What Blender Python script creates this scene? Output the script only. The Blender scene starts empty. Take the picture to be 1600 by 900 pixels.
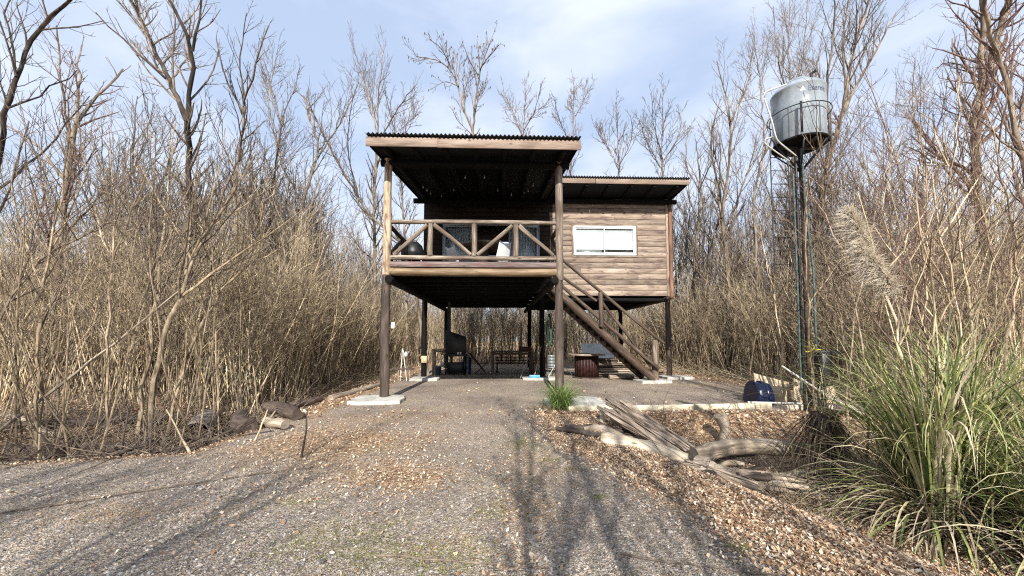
import bpy, math, random
import numpy as np
from math import sin, cos, pi, radians, tan, atan
from mathutils import Matrix, Vector

rng = np.random.default_rng(7)
random.seed(7)
sc = bpy.context.scene

# ------------------------------------------------------------------ camera
EYE = np.array([0.0, 0.0, 1.6])
YAW = atan(20 / 600.0)
PITCH = radians(3.2)
cd = bpy.data.cameras.new("camera")
cam = bpy.data.objects.new("camera", cd)
sc.collection.objects.link(cam)
cam.location = EYE
cam.rotation_euler = (radians(90) + PITCH, 0, -YAW)
cd.sensor_width = 36.0
cd.lens = 36.0 * 600 / 1600
cd.shift_y = 46.5 / 1600
cd.clip_start = 0.05
cd.clip_end = 2000
sc.camera = cam

# ------------------------------------------------------------------ sky and sun
SUN_EL = radians(31.5)
SUN_AZ = radians(-2.5)         # the sun stands behind the viewer, a touch to the left
world = bpy.data.worlds.new("World")
sc.world = world
world.use_nodes = True
wt = world.node_tree
wn, wl = wt.nodes, wt.links
bg = wn["Background"]
sky = wn.new("ShaderNodeTexSky")
sky.sky_type = 'NISHITA'
sky.sun_disc = False
sky.sun_elevation = SUN_EL
sky.sun_rotation = radians(180) + SUN_AZ
sky.air_density = 1.0
sky.dust_density = 1.2
sky.ozone_density = 1.0
tc = wn.new("ShaderNodeTexCoord")
mp = wn.new("ShaderNodeMapping"); mp.inputs['Scale'].default_value = (1.0, 1.0, 2.2)
mp.inputs['Rotation'].default_value = (0, 0, radians(28))
nz = wn.new("ShaderNodeTexNoise"); nz.inputs['Scale'].default_value = 1.9
nz.inputs['Detail'].default_value = 7; nz.inputs['Roughness'].default_value = 0.52
nz.inputs['Distortion'].default_value = 0.35
cr = wn.new("ShaderNodeValToRGB")
cr.color_ramp.elements[0].position = 0.40; cr.color_ramp.elements[0].color = (0.72, 0.72, 0.72, 1)
cr.color_ramp.elements[1].position = 0.60; cr.color_ramp.elements[1].color = (1, 1, 1, 1)
mx = wn.new("ShaderNodeMixRGB")
wl.new(tc.outputs['Generated'], mp.inputs[0]); wl.new(mp.outputs[0], nz.inputs['Vector'])
wl.new(nz.outputs['Fac'], cr.inputs[0]); wl.new(cr.outputs[0], mx.inputs[0])
c2 = wn.new("ShaderNodeValToRGB")
c2.color_ramp.elements[0].position = 0.40; c2.color_ramp.elements[0].color = (4.2, 5.05, 6.7, 1)
c2.color_ramp.elements[1].position = 0.62; c2.color_ramp.elements[1].color = (5.5, 5.95, 6.75, 1)
wl.new(nz.outputs['Fac'], c2.inputs[0]); wl.new(c2.outputs[0], mx.inputs[2])
wl.new(sky.outputs[0], mx.inputs[1]); wl.new(mx.outputs[0], bg.inputs[0])
bg.inputs[1].default_value = 0.10
sl = bpy.data.lights.new("sun", 'SUN')
sl.energy = 5.0; sl.angle = radians(0.5); sl.color = (1.0, 0.955, 0.89)
so = bpy.data.objects.new("sun", sl); sc.collection.objects.link(so)
# light travels towards +y and down
so.rotation_euler = (radians(90) - SUN_EL, 0, SUN_AZ)
sc.view_settings.view_transform = 'Standard'
sc.view_settings.look = 'None'
sc.view_settings.gamma = 1
sc.view_settings.exposure = 0.74
sc.view_settings.use_curve_mapping = False
sc.cycles.use_denoising = False
sc.cycles.filter_width = 1.15
sc.cycles.max_bounces = 5
sc.cycles.diffuse_bounces = 2
sc.cycles.transparent_max_bounces = 8

# ------------------------------------------------------------------ projection helper (photo pixel -> place)
_F = np.array([sin(YAW) * cos(PITCH), cos(YAW) * cos(PITCH), sin(PITCH)])
_R = np.array([cos(YAW), -sin(YAW), 0.0])
_U = np.array([-sin(YAW) * sin(PITCH), -cos(YAW) * sin(PITCH), cos(PITCH)])
def at(px, py, Y=None, Z=None):
    d = _F + _R * (px - 800) / 600 + _U * (496.5 - py) / 600
    t = Y / d[1] if Y is not None else (Z - 1.6) / d[2]
    return EYE + t * d

# ------------------------------------------------------------------ terrain shape
def sstep(t):
    t = np.clip(t, 0, 1); return t * t * (3 - 2 * t)
def xR(y):
    return np.interp(y, [0, 2.5, 3.4, 4.5, 6, 8], [3.3, 2.95, 2.75, 2.35, 1.75, 1.75])
def left_s(x, y):
    return np.minimum(-4.3 - 0.02 * (y - 6) - x, y - (5.2 + 0.23 * (x + 6.3)))
def right_s(x, y):
    return np.minimum(x - xR(y), 8.5 - y)
_wv = [(rng.uniform(0.3, 2.6), rng.uniform(0, 6.28), rng.uniform(0, 6.28)) for _ in range(14)]
def bumpy(x, y):
    h = 0
    for k, a, ph in _wv:
        h = h + np.sin(k * (x * cos(a) + y * sin(a)) + ph) / (1 + k)
    return h / 5
def H(x, y):
    x = np.asarray(x, float); y = np.asarray(y, float)
    s = left_s(x, y)
    fade = np.interp(y, [9, 13], [1, 0.35])
    h = -0.55 * (sstep(s / 0.9) - 0.75 * sstep((s - 2.0) / 1.6)) * fade
    r = right_s(x, y)
    h = h - 0.40 * sstep(r / 1.0) * np.interp(x, [6, 9], [1, 0.4])
    out = np.clip((np.abs(x) - 6) / 6, 0, 1)
    h = h + bumpy(x, y) * (0.03 + 0.10 * out)
    pad = np.clip((y - 9) / 1.0, 0, 1) * np.clip((23 - y), 0, 1) * np.clip(8 - np.abs(x - 2) - 0.5, 0, 1)
    h = np.where((s < 0) & (r < 0), h * (1 - 0.8 * pad), h)
    return h
def Hs(x, y): return float(H(x, y))

# ------------------------------------------------------------------ mesh building
class MB:
    def __init__(s): s.V = []; s.F = []; s.U = []; s.n = 0
    def add(s, V, F, U=None):
        V = np.asarray(V, float).reshape(-1, 3); F = np.asarray(F, int)
        s.V.append(V); s.F.append(F + s.n); s.n += len(V)
        if U is None: U = np.zeros(F.shape + (2,))
        s.U.append(np.asarray(U, float))
        return s
    def box(s, c, size, rz=0, M=None):
        a, b, d = np.array(size, float) / 2
        P = np.array([[-a,-b,-d],[a,-b,-d],[a,b,-d],[-a,b,-d],[-a,-b,d],[a,-b,d],[a,b,d],[-a,b,d]])
        F = np.array([[0,3,2,1],[4,5,6,7],[0,1,5,4],[2,3,7,6],[1,2,6,5],[3,0,4,7]])
        L = int(np.argmax(size)); off = rng.uniform(0, 50)
        U = np.zeros((6, 4, 2))
        for i, f in enumerate(F):
            q = P[f]; ax = int(np.argmin(np.ptp(q, axis=0)))
            o = [k for k in range(3) if k != ax]
            if L in o:
                o.remove(L); U[i, :, 1] = q[:, L] + off; U[i, :, 0] = q[:, o[0]] + off + ax * .37
            else:
                U[i, :, 0] = q[:, o[0]] + off; U[i, :, 1] = q[:, o[1]] * .3 + off
        if M is not None: P = P @ np.array(M.to_3x3()).T
        elif rz: P = P @ np.array([[cos(rz), sin(rz), 0], [-sin(rz), cos(rz), 0], [0, 0, 1]])
        return s.add(P + np.array(c, float), F, U)
    def bar(s, p0, p1, w, h, roll=0):
        p0 = Vector(p0); p1 = Vector(p1); d = p1 - p0
        M = d.to_track_quat('Y', 'Z').to_matrix() @ Matrix.Rotation(roll, 3, 'Y')
        return s.box((p0 + p1) / 2, (w, d.length, h), M=M)
    def tube(s, pts, rad, k=8, cap=True, wob=0.0):
        P = np.asarray(pts, float); n = len(P)
        R = np.broadcast_to(np.asarray(rad, float), (n,)).copy()
        T = np.gradient(P, axis=0); T /= np.linalg.norm(T, axis=1)[:, None] + 1e-9
        ref = np.array([0, 0, 1.0]) if abs(T[0, 2]) < .8 else np.array([1.0, 0, 0])
        A = np.cross(T, ref); A /= np.linalg.norm(A, axis=1)[:, None] + 1e-9
        B = np.cross(T, A)
        th = np.arange(k) * 2 * pi / k
        RR = np.repeat(R[:, None], k, 1)
        if wob:
            RR = RR * (1 + wob * (np.sin(th * 3 + rng.uniform(0, 6)) * np.sin(np.arange(n) * .9 + rng.uniform(0, 6))[:, None]
                 + rng.normal(0, .5, (n, k)) * .6))
        V = P[:, None] + RR[..., None] * (np.cos(th)[None, :, None] * A[:, None] + np.sin(th)[None, :, None] * B[:, None])
        i = np.arange(n - 1)[:, None] * k; j = np.arange(k)[None]; jn = (j + 1) % k
        F = np.stack([i + j, i + jn, i + k + jn, i + k + j], -1).reshape(-1, 4)
        Ld = np.concatenate([[0], np.cumsum(np.linalg.norm(np.diff(P, axis=0), axis=1))]) + rng.uniform(0, 60)
        c = 2 * pi * R.mean() / k; u0 = rng.uniform(0, 20)
        U = np.zeros((n - 1, k, 4, 2))
        U[:, :, 0, 0] = j * c; U[:, :, 1, 0] = (j + 1) * c; U[:, :, 2, 0] = (j + 1) * c; U[:, :, 3, 0] = j * c
        U[..., 0] += u0
        U[:, :, 0, 1] = U[:, :, 1, 1] = Ld[:-1, None]; U[:, :, 2, 1] = U[:, :, 3, 1] = Ld[1:, None]
        s.add(V.reshape(-1, 3), F, U.reshape(-1, 4, 2))
        if cap:
            for e, idx in ((0, range(k)), (n - 1, range(k))):
                ring = V[e]; C0 = ring.mean(0)
                VV = np.vstack([ring, C0]); o = np.arange(k)
                FF = np.stack([(o + 1) % k, o, np.full(k, k)], -1) if e == 0 else np.stack([o, (o + 1) % k, np.full(k, k)], -1)
                UU = np.zeros((k, 3, 2)); UU[:, :, 0] = 7 + rng.uniform(); UU[:, 0, 1] = .1 * o; UU[:, 1, 1] = .1 * o + .1
                s.add(VV, FF, UU)
        return s
    def log(s, p0, p1, r0, r1=None, k=12, bend=.012, wob=.05, n=None):
        r1 = r0 if r1 is None else r1
        p0 = np.array(p0, float); p1 = np.array(p1, float); L = np.linalg.norm(p1 - p0)
        n = n or max(4, int(L / .22) + 2); t = np.linspace(0, 1, n)[:, None]
        P = p0 + (p1 - p0) * t
        w = rng.normal(0, 1, (3, 3))
        off = sum(np.sin(t * pi * (q + 1)) * w[q] / (q + 1) for q in range(3)) * bend * L * .5
        ax = (p1 - p0) / L; off -= (off @ ax)[:, None] * ax
        R = (r0 + (r1 - r0) * t[:, 0]) * (1 + wob * .6 * np.sin(t[:, 0] * L * 3 + rng.uniform(0, 6)))
        return s.tube(P + off, R, k, wob=wob)
    def lathe(s, prof, c=(0, 0, 0), k=32):
        prof = np.array(prof, float); n = len(prof); th = np.arange(k) * 2 * pi / k
        V = np.zeros((n, k, 3)); V[..., 0] = prof[:, :1] * np.cos(th); V[..., 1] = prof[:, :1] * np.sin(th); V[..., 2] = prof[:, 1:2]
        i = np.arange(n - 1)[:, None] * k; j = np.arange(k)[None]; jn = (j + 1) % k
        F = np.stack([i + j, i + jn, i + k + jn, i + k + j], -1).reshape(-1, 4)
        U = np.zeros((n - 1, k, 4, 2)); U[..., 0] = j[..., None] * .1; U[..., 1] = prof[:-1, 1][:, None, None]
        return s.add(V.reshape(-1, 3) + np.array(c, float), F, U.reshape(-1, 4, 2))
    def batch(s, P, R, k=3):
        """many tubes with the same number of points: P (B,n,3), R (B,n)"""
        B, n, _ = P.shape
        T = np.gradient(P, axis=1); T /= np.linalg.norm(T, axis=2)[..., None] + 1e-9
        ref = np.where((np.abs(T[:, :1, 2:3]) < .8), np.array([0, 0, 1.0]), np.array([1.0, 0, 0]))
        ref = np.broadcast_to(ref, T.shape)
        A = np.cross(T, ref); A /= np.linalg.norm(A, axis=2)[..., None] + 1e-9
        Bv = np.cross(T, A); th = np.arange(k) * 2 * pi / k
        V = P[:, :, None] + R[:, :, None, None] * (np.cos(th)[:, None] * A[:, :, None] + np.sin(th)[:, None] * Bv[:, :, None])
        b = np.arange(B)[:, None, None] * n * k; i = np.arange(n - 1)[None, :, None] * k; j = np.arange(k)[None, None]; jn = (j + 1) % k
        F = np.stack([b + i + j, b + i + jn, b + i + k + jn, b + i + k + j], -1).reshape(-1, 4)
        return s.add(V.reshape(-1, 3), F)
    def build(s, name, mat, parent=None, bevel=0, smooth=False, origin=None):
        o0 = np.zeros(3)
        if parent is not None: o0 = np.array(ROOT[parent.name])
        elif origin is not None: o0 = np.array(origin, float)
        V = np.vstack(s.V) - o0
        me = bpy.data.meshes.new(name)
        me.vertices.add(len(V)); me.vertices.foreach_set('co', V.astype(np.float32).ravel())
        lt = np.concatenate([np.full(len(F), F.shape[1]) for F in s.F]).astype(np.int32)
        vi = np.concatenate([F.ravel() for F in s.F]).astype(np.int32)
        me.loops.add(len(vi)); me.loops.foreach_set('vertex_index', vi)
        me.polygons.add(len(lt)); st = np.concatenate([[0], np.cumsum(lt)[:-1]]).astype(np.int32)
        me.polygons.foreach_set('loop_start', st); me.polygons.foreach_set('loop_total', lt)
        if smooth: me.polygons.foreach_set('use_smooth', np.ones(len(lt), bool))
        uv = me.uv_layers.new(name='UVMap')
        uv.data.foreach_set('uv', np.concatenate([u.reshape(-1, 2) for u in s.U]).astype(np.float32).ravel())
        me.update(calc_edges=True)
        me.materials.append(mat)
        ob = bpy.data.objects.new(name, me); sc.collection.objects.link(ob)
        if bevel:
            m = ob.modifiers.new('bevel', 'BEVEL'); m.width = bevel; m.segments = 1
        if smooth and len(lt) < 60000:
            me.polygons.foreach_set('use_smooth', np.ones(len(lt), bool))
            try: me.set_sharp_from_angle(angle=radians(50))
            except Exception: pass
        if parent is not None:
            ob.parent = parent; ROOT[ob.name] = tuple(o0)
        else:
            ob.location = o0; ROOT[ob.name] = tuple(o0)
        return ob
def smooth_path(pts, n):
    P = np.array(pts, float); d = np.concatenate([[0], np.cumsum(np.linalg.norm(np.diff(P, axis=0), axis=1))])
    t = np.linspace(0, d[-1], n); Q = np.stack([np.interp(t, d, P[:, a]) for a in range(3)], -1)
    for _ in range(2):
        Q[1:-1] = (Q[:-2] + 2 * Q[1:-1] + Q[2:]) / 4
    return Q

ROOT = {}
def root(name, loc, label=None, cat=None, group=None):
    o = bpy.data.objects.new(name, None); o.empty_display_size = .2
    sc.collection.objects.link(o); o.location = loc; ROOT[o.name] = tuple(loc)
    if label: tag(o, label, cat, group)
    return o
def tag(o, label, cat, group=None):
    o['label'] = label; o['category'] = cat
    if group: o['group'] = group
    return o
def copy_tree(o, parent=None):
    c = o.copy(); sc.collection.objects.link(c)
    if parent is not None: c.parent = parent
    for ch in o.children: copy_tree(ch, c)
    return c

# ------------------------------------------------------------------ materials
def newmat(name, rough=.8, spec=.3):
    m = bpy.data.materials.new(name); m.use_nodes = True
    b = m.node_tree.nodes['Principled BSDF']
    b.inputs['Roughness'].default_value = rough
    b.inputs['Specular IOR Level'].default_value = spec
    return m, m.node_tree, b
def ramp(nt, stops, fac):
    r = nt.nodes.new('ShaderNodeValToRGB'); e = r.color_ramp.elements
    while len(e) > 1: e.remove(e[-1])
    e[0].position = stops[0][0]; e[0].color = (*stops[0][1], 1)
    for p, c in stops[1:]:
        q = e.new(p); q.color = (*c, 1)
    nt.links.new(fac, r.inputs[0]); return r.outputs[0]
def noise(nt, vec, scale, detail=3, rough=.5, mapscale=None, dist=0):
    if mapscale:
        m = nt.nodes.new('ShaderNodeMapping'); m.inputs['Scale'].default_value = mapscale
        nt.links.new(vec, m.inputs[0]); vec = m.outputs[0]
    n = nt.nodes.new('ShaderNodeTexNoise'); n.inputs['Scale'].default_value = scale
    n.inputs['Detail'].default_value = detail; n.inputs['Roughness'].default_value = rough
    n.inputs['Distortion'].default_value = dist
    nt.links.new(vec, n.inputs['Vector']); return n.outputs['Fac']
def mix(nt, a, b, fac, mode='MIX'):
    m = nt.nodes.new('ShaderNodeMixRGB'); m.blend_type = mode
    for s, v in ((1, a), (2, b), (0, fac)):
        if isinstance(v, (int, float)): m.inputs[s].default_value = v
        elif isinstance(v, tuple): m.inputs[s].default_value = (*v, 1)
        else: nt.links.new(v, m.inputs[s])
    return m.outputs[0]
def bump(nt, b, h, strength=.4, dist=.01):
    n = nt.nodes.new('ShaderNodeBump'); n.inputs['Strength'].default_value = strength
    n.inputs['Distance'].default_value = dist
    nt.links.new(h, n.inputs['Height']); nt.links.new(n.outputs[0], b.inputs['Normal'])
def coords(nt, w='Object'): return nt.nodes.new('ShaderNodeTexCoord').outputs[w]
def rnd_island(nt): return nt.nodes.new('ShaderNodeNewGeometry').outputs['Random Per Island']
def mathn(nt, op, a, b=None):
    m = nt.nodes.new('ShaderNodeMath'); m.operation = op
    for i, v in enumerate((a, b)):
        if v is None: continue
        if isinstance(v, (int, float)): m.inputs[i].default_value = v
        else: nt.links.new(v, m.inputs[i])
    return m.outputs[0]

def wood(name, lo, mid, hi, rough=.75, grain=1.0, knots=True, stain=None, var=.35, bstr=.5):
    m, nt, b = newmat(name, rough, .25)
    uv = coords(nt, 'UV')
    g = noise(nt, uv, 1.0, 5, .6, (38 * grain, 2.2 * grain, 1), .4)
    g2 = noise(nt, uv, 1.0, 3, .5, (4, .9, 1), .6)
    f = mathn(nt, 'ADD', mathn(nt, 'MULTIPLY', g, .6), mathn(nt, 'MULTIPLY', g2, .55))
    col = ramp(nt, [(.38, lo), (.56, mid), (.74, hi)], f)
    if stain:
        s = noise(nt, uv, 1.0, 4, .6, (7, 1.6, 1), .8)
        col = mix(nt, col, stain, ramp(nt, [(.52, (0, 0, 0)), (.66, (.9, .9, .9))], s))
    if knots:
        v = nt.nodes.new('ShaderNodeTexVoronoi'); v.inputs['Scale'].default_value = 1
        mm = nt.nodes.new('ShaderNodeMapping'); mm.inputs['Scale'].default_value = (7, 2.3, 1)
        nt.links.new(uv, mm.inputs[0]); nt.links.new(mm.outputs[0], v.inputs['Vector'])
        kf = ramp(nt, [(.06, (.85, .85, .85)), (.15, (0, 0, 0))], v.outputs['Distance'])
        col = mix(nt, col, tuple(c * .35 for c in lo), kf)
    if var:
        isl = ramp(nt, [(0, (1 - var,) * 3), (1, (1 + var * .5,) * 3)], rnd_island(nt))
        col = mix(nt, col, isl, 1.0, 'MULTIPLY')
    nt.links.new(col, b.inputs['Base Color'])
    bump(nt, b, g, bstr, .006)
    return m
def plain(name, col, rough=.6, spec=.3, metal=0, var=.12, scale=6):
    m, nt, b = newmat(name, rough, spec)
    n = noise(nt, coords(nt), scale, 4, .6)
    lo = tuple(c * (1 - var * 2) for c in col); hi = tuple(min(1, c * (1 + var * 1.5)) for c in col)
    nt.links.new(ramp(nt, [(.35, lo), (.65, hi)], n), b.inputs['Base Color'])
    b.inputs['Metallic'].default_value = metal
    nt.links.new(ramp(nt, [(.3, (rough * .8,) * 3), (.7, (min(1, rough * 1.15),) * 3)], n), b.inputs['Roughness'])
    return m
def bark(name, lo, mid, hi, scale=9, objvar=.25, island=False):
    m, nt, b = newmat(name, .9, .1)
    co = coords(nt)
    n = noise(nt, co, scale, 4, .6, (1, 1, .35))
    n2 = noise(nt, co, .9, 2, .5)
    f = mathn(nt, 'ADD', mathn(nt, 'MULTIPLY', n, .7), mathn(nt, 'MULTIPLY', n2, .4))
    col = ramp(nt, [(.42, lo), (.56, mid), (.70, hi)], f)
    r = rnd_island(nt) if island else nt.nodes.new('ShaderNodeObjectInfo').outputs['Random']
    col = mix(nt, col, ramp(nt, [(0, (1 - objvar, 1 - objvar, 1 - objvar)), (.5, (1, .97, .93)), (1, (1 + objvar, 1 + objvar * .9, 1 + objvar * .7))], r), 1.0, 'MULTIPLY')
    nt.links.new(col, b.inputs['Base Color'])
    bump(nt, b, n, .6, .012)
    return m
def island_ramp(name, stops, rough=.7, spec=.2, trans=0):
    m, nt, b = newmat(name, rough, spec)
    col = ramp(nt, stops, rnd_island(nt))
    n = noise(nt, coords(nt), 14, 2, .5)
    col = mix(nt, col, ramp(nt, [(.3, (.75, .75, .75)), (.7, (1.15, 1.15, 1.15))], n), 1.0, 'MULTIPLY')
    nt.links.new(col, b.inputs['Base Color'])
    if trans:
        t = nt.nodes.new('ShaderNodeBsdfTranslucent'); nt.links.new(col, t.inputs[0])
        ms = nt.nodes.new('ShaderNodeMixShader'); ms.inputs[0].default_value = trans
        nt.links.new(b.outputs[0], ms.inputs[1]); nt.links.new(t.outputs[0], ms.inputs[2])
        nt.links.new(ms.outputs[0], nt.nodes['Material Output'].inputs[0])
    return m

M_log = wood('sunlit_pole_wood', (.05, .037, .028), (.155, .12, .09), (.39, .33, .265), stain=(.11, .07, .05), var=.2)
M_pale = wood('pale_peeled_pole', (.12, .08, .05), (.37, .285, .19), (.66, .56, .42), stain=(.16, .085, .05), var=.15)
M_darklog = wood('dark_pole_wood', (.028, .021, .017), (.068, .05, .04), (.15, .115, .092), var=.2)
M_brownlog = wood('varnished_brown_log', (.075, .045, .024), (.17, .115, .065), (.29, .21, .13), rough=.55, var=.1)
M_stair = wood('stair_stringer_wood', (.025, .018, .014), (.065, .046, .034), (.17, .128, .098), rough=.6, stain=(.085, .05, .033), var=.15)
M_shadeblack = wood('shade_black_wood', (.0018, .0015, .0013), (.0035, .003, .0025), (.006, .005, .004), rough=.9, var=.3)  # near-black wood; deep shade under roofs and floor is mixed into the colour
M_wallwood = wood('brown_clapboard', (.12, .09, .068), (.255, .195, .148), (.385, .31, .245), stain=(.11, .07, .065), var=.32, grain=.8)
M_darkwall = wood('dark_wall_board', (.01, .007, .0055), (.022, .015, .011), (.04, .027, .02), var=.3)  # dark brown boards for the porch front, sides, back and deck
M_fascia = wood('rosy_fascia_board', (.115, .08, .058), (.21, .155, .118), (.32, .25, .20), var=.12)
M_plum = wood('plum_grey_board', (.06, .042, .04), (.13, .095, .088), (.25, .20, .18), stain=(.14, .06, .06), var=.1)
M_redlog = wood('red_brown_corner_log', (.07, .035, .022), (.17, .09, .055), (.30, .18, .12), var=.1)
M_timber = wood('weathered_pale_timber', (.26, .22, .15), (.50, .44, .33), (.70, .64, .50), stain=(.22, .18, .12), var=.15)
M_grey_wood = wood('weathered_grey_log', (.085, .065, .045), (.27, .215, .16), (.47, .395, .31), var=.25, grain=.7, bstr=.9)
M_tanlog = wood('tan_sawn_log', (.20, .155, .10), (.42, .345, .25), (.62, .54, .42), stain=(.15, .11, .075), var=.15)
M_rotten = wood('split_rotten_log', (.08, .058, .042), (.30, .235, .175), (.54, .45, .36), var=.35, grain=.8, stain=(.05, .03, .02), bstr=1)
M_black = plain('black_painted_metal', (.012, .012, .013), .45, .4)
M_sheet = plain('dark_roof_sheet', (.018, .018, .02), .5, .4)
M_white = plain('white_aluminium', (.76, .77, .78), .35, .5, var=.03)
M_greyal = plain('dull_aluminium', (.30, .32, .33), .35, .5, .3, var=.06)
M_curtain = plain('white_curtain_cloth', (.66, .67, .67), .9, .1, var=.03, scale=3)
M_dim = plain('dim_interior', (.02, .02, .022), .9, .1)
M_conc = plain('weathered_concrete', (.46, .44, .39), .9, .15, var=.16, scale=5)
M_tank = None
M_blue = plain('dark_blue_plastic', (.005, .011, .045), .25, .5, var=.1)
M_bluebright = plain('pale_blue_plastic', (.10, .32, .48), .4, .5, var=.08)
M_green = plain('green_hose_rubber', (.02, .06, .035), .45, .5)
M_teal = plain('faded_green_pipe', (.07, .11, .10), .5, .4)
M_pvc = plain('white_pvc_pipe', (.50, .49, .45), .4, .4, var=.08)
M_beige = plain('weathered_beige_panel', (.50, .40, .27), .8, .2, var=.12, scale=4)
M_rust = plain('shaded_rust_red_paint', (.032, .011, .009), .6, .3, var=.3, scale=9)  # rust red, taken down to carry the shade on the spool drum
M_whitepl = plain('white_plastic', (.62, .62, .60), .5, .3, var=.04)
M_bulb = plain('frosted_bulb_glass', (.5, .5, .48), .3, .5, var=.05)
M_galv = plain('galvanised_sheet', (.045, .055, .07), .5, .3, .1)
M_bag = plain('grey_geotextile_roll', (.085, .07, .055), .95, .1, var=.25, scale=7)
M_culv = plain('mud_stained_concrete_pipe', (.20, .175, .15), .9, .1, var=.25, scale=4)
M_shrub = bark('tan_shrub_bark', (.10, .075, .05), (.28, .22, .15), (.48, .40, .29), 14)
M_tree = bark('grey_tree_bark', (.08, .062, .046), (.19, .155, .12), (.35, .30, .24), 5)
M_darktree = bark('dark_tree_bark', (.022, .018, .015), (.06, .048, .04), (.14, .115, .095), 5)
M_twig = bark('brown_twig_bark', (.06, .047, .038), (.15, .12, .095), (.27, .22, .175), 12)
M_rtwig = bark('reddish_twig_bark', (.06, .038, .033), (.15, .10, .085), (.27, .20, .165), 12)
M_thicket = bark('thicket_stems_bark', (.17, .13, .085), (.40, .325, .22), (.64, .55, .40), 7, .5, island=True)
M_tallstem = bark('tall_grey_stem_bark', (.10, .08, .062), (.26, .22, .175), (.46, .41, .34), 7, .4, island=True)
M_cane = bark('pale_cane_bark', (.24, .18, .11), (.48, .39, .26), (.66, .57, .42), 8)
M_pod = plain('dark_seed_pod', (.07, .05, .035), .9, .1, var=.3)
M_leaf = island_ramp('fallen_leaf', [(0, (.10, .055, .035)), (.15, (.28, .15, .08)), (.4, (.46, .30, .18)), (.65, (.61, .45, .30)), (.85, (.72, .59, .44)), (1, (.74, .65, .53))], .75, .2, .12)
M_leafbits = island_ramp('leaf_crumb', [(0, (.10, .06, .045)), (.5, (.26, .18, .12)), (.8, (.42, .33, .23)), (1, (.60, .52, .40))], .8, .15)
M_blade = island_ramp('green_grass_blade', [(0, (.06, .09, .028)), (.25, (.14, .19, .06)), (.5, (.27, .31, .10)), (.72, (.44, .43, .17)), (.85, (.58, .50, .30)), (1, (.68, .60, .42))], .5, .35, .22)
M_straw = island_ramp('dry_straw_blade', [(0, (.12, .085, .05)), (.4, (.30, .23, .145)), (.75, (.48, .40, .27)), (1, (.62, .55, .42))], .7, .2, .12)
M_dead = island_ramp('dead_matted_blade', [(0, (.05, .035, .022)), (.3, (.15, .11, .07)), (.65, (.36, .29, .19)), (1, (.60, .52, .38))], .75, .2, .1)
M_plume = island_ramp('creamy_plume_hair', [(0, (.68, .57, .43)), (1, (.90, .83, .70))], .9, .1, .3)
M_fresh = island_ramp('fresh_green_blade', [(0, (.10, .17, .035)), (.6, (.23, .34, .09)), (1, (.42, .48, .18))], .5, .3, .25)
M_stone = island_ramp('loose_gravel_stone', [(0, (.06, .056, .055)), (.4, (.18, .17, .163)), (.8, (.34, .31, .28)), (1, (.58, .54, .48))], .8, .25)

# ------------------------------------------------------------------ ground
def leafmask(x, y):
    """where leaf litter lies: 0 bare gravel, 1 thick leaves"""
    l = sstep((left_s(x, y) + 0.35) / 0.6)
    r = sstep((right_s(x, y) + 1.5) / 1.2) * (y < 8.55)
    b = bumpy(x * 3 + 5, y * 3)
    mid = .75 * np.exp(-(((x + 2.6) / 1.7) ** 2 + ((y - 6.3) / 1.6) ** 2)) + .5 * np.exp(-(((x + 1.0) / .9) ** 2 + ((y - 4.6) / .6) ** 2))
    edge = .8 * sstep((-3.3 - x) / .8) * (y > 8)
    e2 = .8 * sstep((y - 22) / 2) + .9 * sstep((x - 8.0 + .25 * (y - 12)) / 1.2) * (y > 8.55) * (y < 24)
    e3 = .35 * np.exp(-(((x - 1.2) / .8) ** 2 + ((y - 9.0) / .8) ** 2))
    cen = .30 * np.exp(-((x - .2 + .02 * y) / .35) ** 2) * (y < 9)
    return np.clip(np.maximum.reduce([l, r * 1.0, mid + b * .2, edge + b * .2, e2, e3, cen + b * .12]), 0, 1)

def blobs(x, y, L):
    o = 0
    for px, py, rx, ry, w in L:
        P = at(px, py, Z=0); o = np.maximum(o, w * np.exp(-((x - P[0]) / rx) ** 2 - ((y - P[1]) / ry) ** 2))
    return o
def ochre(x, y):
    b = blobs(x, y, [(520, 715, 1.1, .55, .95), (620, 690, 1.0, .7, .8), (600, 650, 1.6, 1.2, .7), (830, 720, .35, .8, .8), (830, 790, .3, .35, .8), (470, 700, 1.2, .5, .7), (200, 800, 1.2, .25, .55), (700, 850, .25, .2, .6), (870, 660, .5, .9, .6), (560, 600, 1.2, 2.5, .6), (1120, 600, 2.5, 1.6, .4)])
    return np.clip(b * (1 + bumpy(x * 4, y * 4) * 2.0), 0, 1)
def mossy(x, y):
    b = blobs(x, y, [(500, 850, .45, .2, .9), (600, 870, .4, .15, .9), (560, 820, .4, .15, .7), (700, 880, .25, .15, .7), (640, 810, .3, .15, .5), (780, 760, .25, .3, .45), (820, 690, .35, .6, .5), (480, 780, .3, .15, .5), (750, 850, .2, .15, .6), (330, 620, .5, .5, .3)])
    return np.clip(b * (1 + bumpy(x * 6, y * 6) * 2.5), 0, 1)
def axis(a, b, fine0, fine1, st):
    f = np.arange(fine0, fine1 + 1e-6, st)
    lo = fine0 - np.geomspace(.15, fine0 - a, 34)[::-1]
    hi = fine1 + np.geomspace(.15, b - fine1, 34)
    return np.concatenate([lo, f, hi])
gx = axis(-220, 220, -13, 13, .09); gy = axis(-60, 320, .8, 13, .09)
X, Y = np.meshgrid(gx, gy); Z = H(X, Y)
nx_, ny_ = len(gx), len(gy)
g = MB(); i = np.arange(ny_ - 1)[:, None] * nx_; j = np.arange(nx_ - 1)[None]
g.add(np.stack([X, Y, Z], -1).reshape(-1, 3), np.stack([i + j, i + j + 1, i + nx_ + j + 1, i + nx_ + j], -1).reshape(-1, 4))
M_ground, nt, b = newmat('ground_gravel_and_litter', .95, .15)
co = coords(nt)
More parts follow.
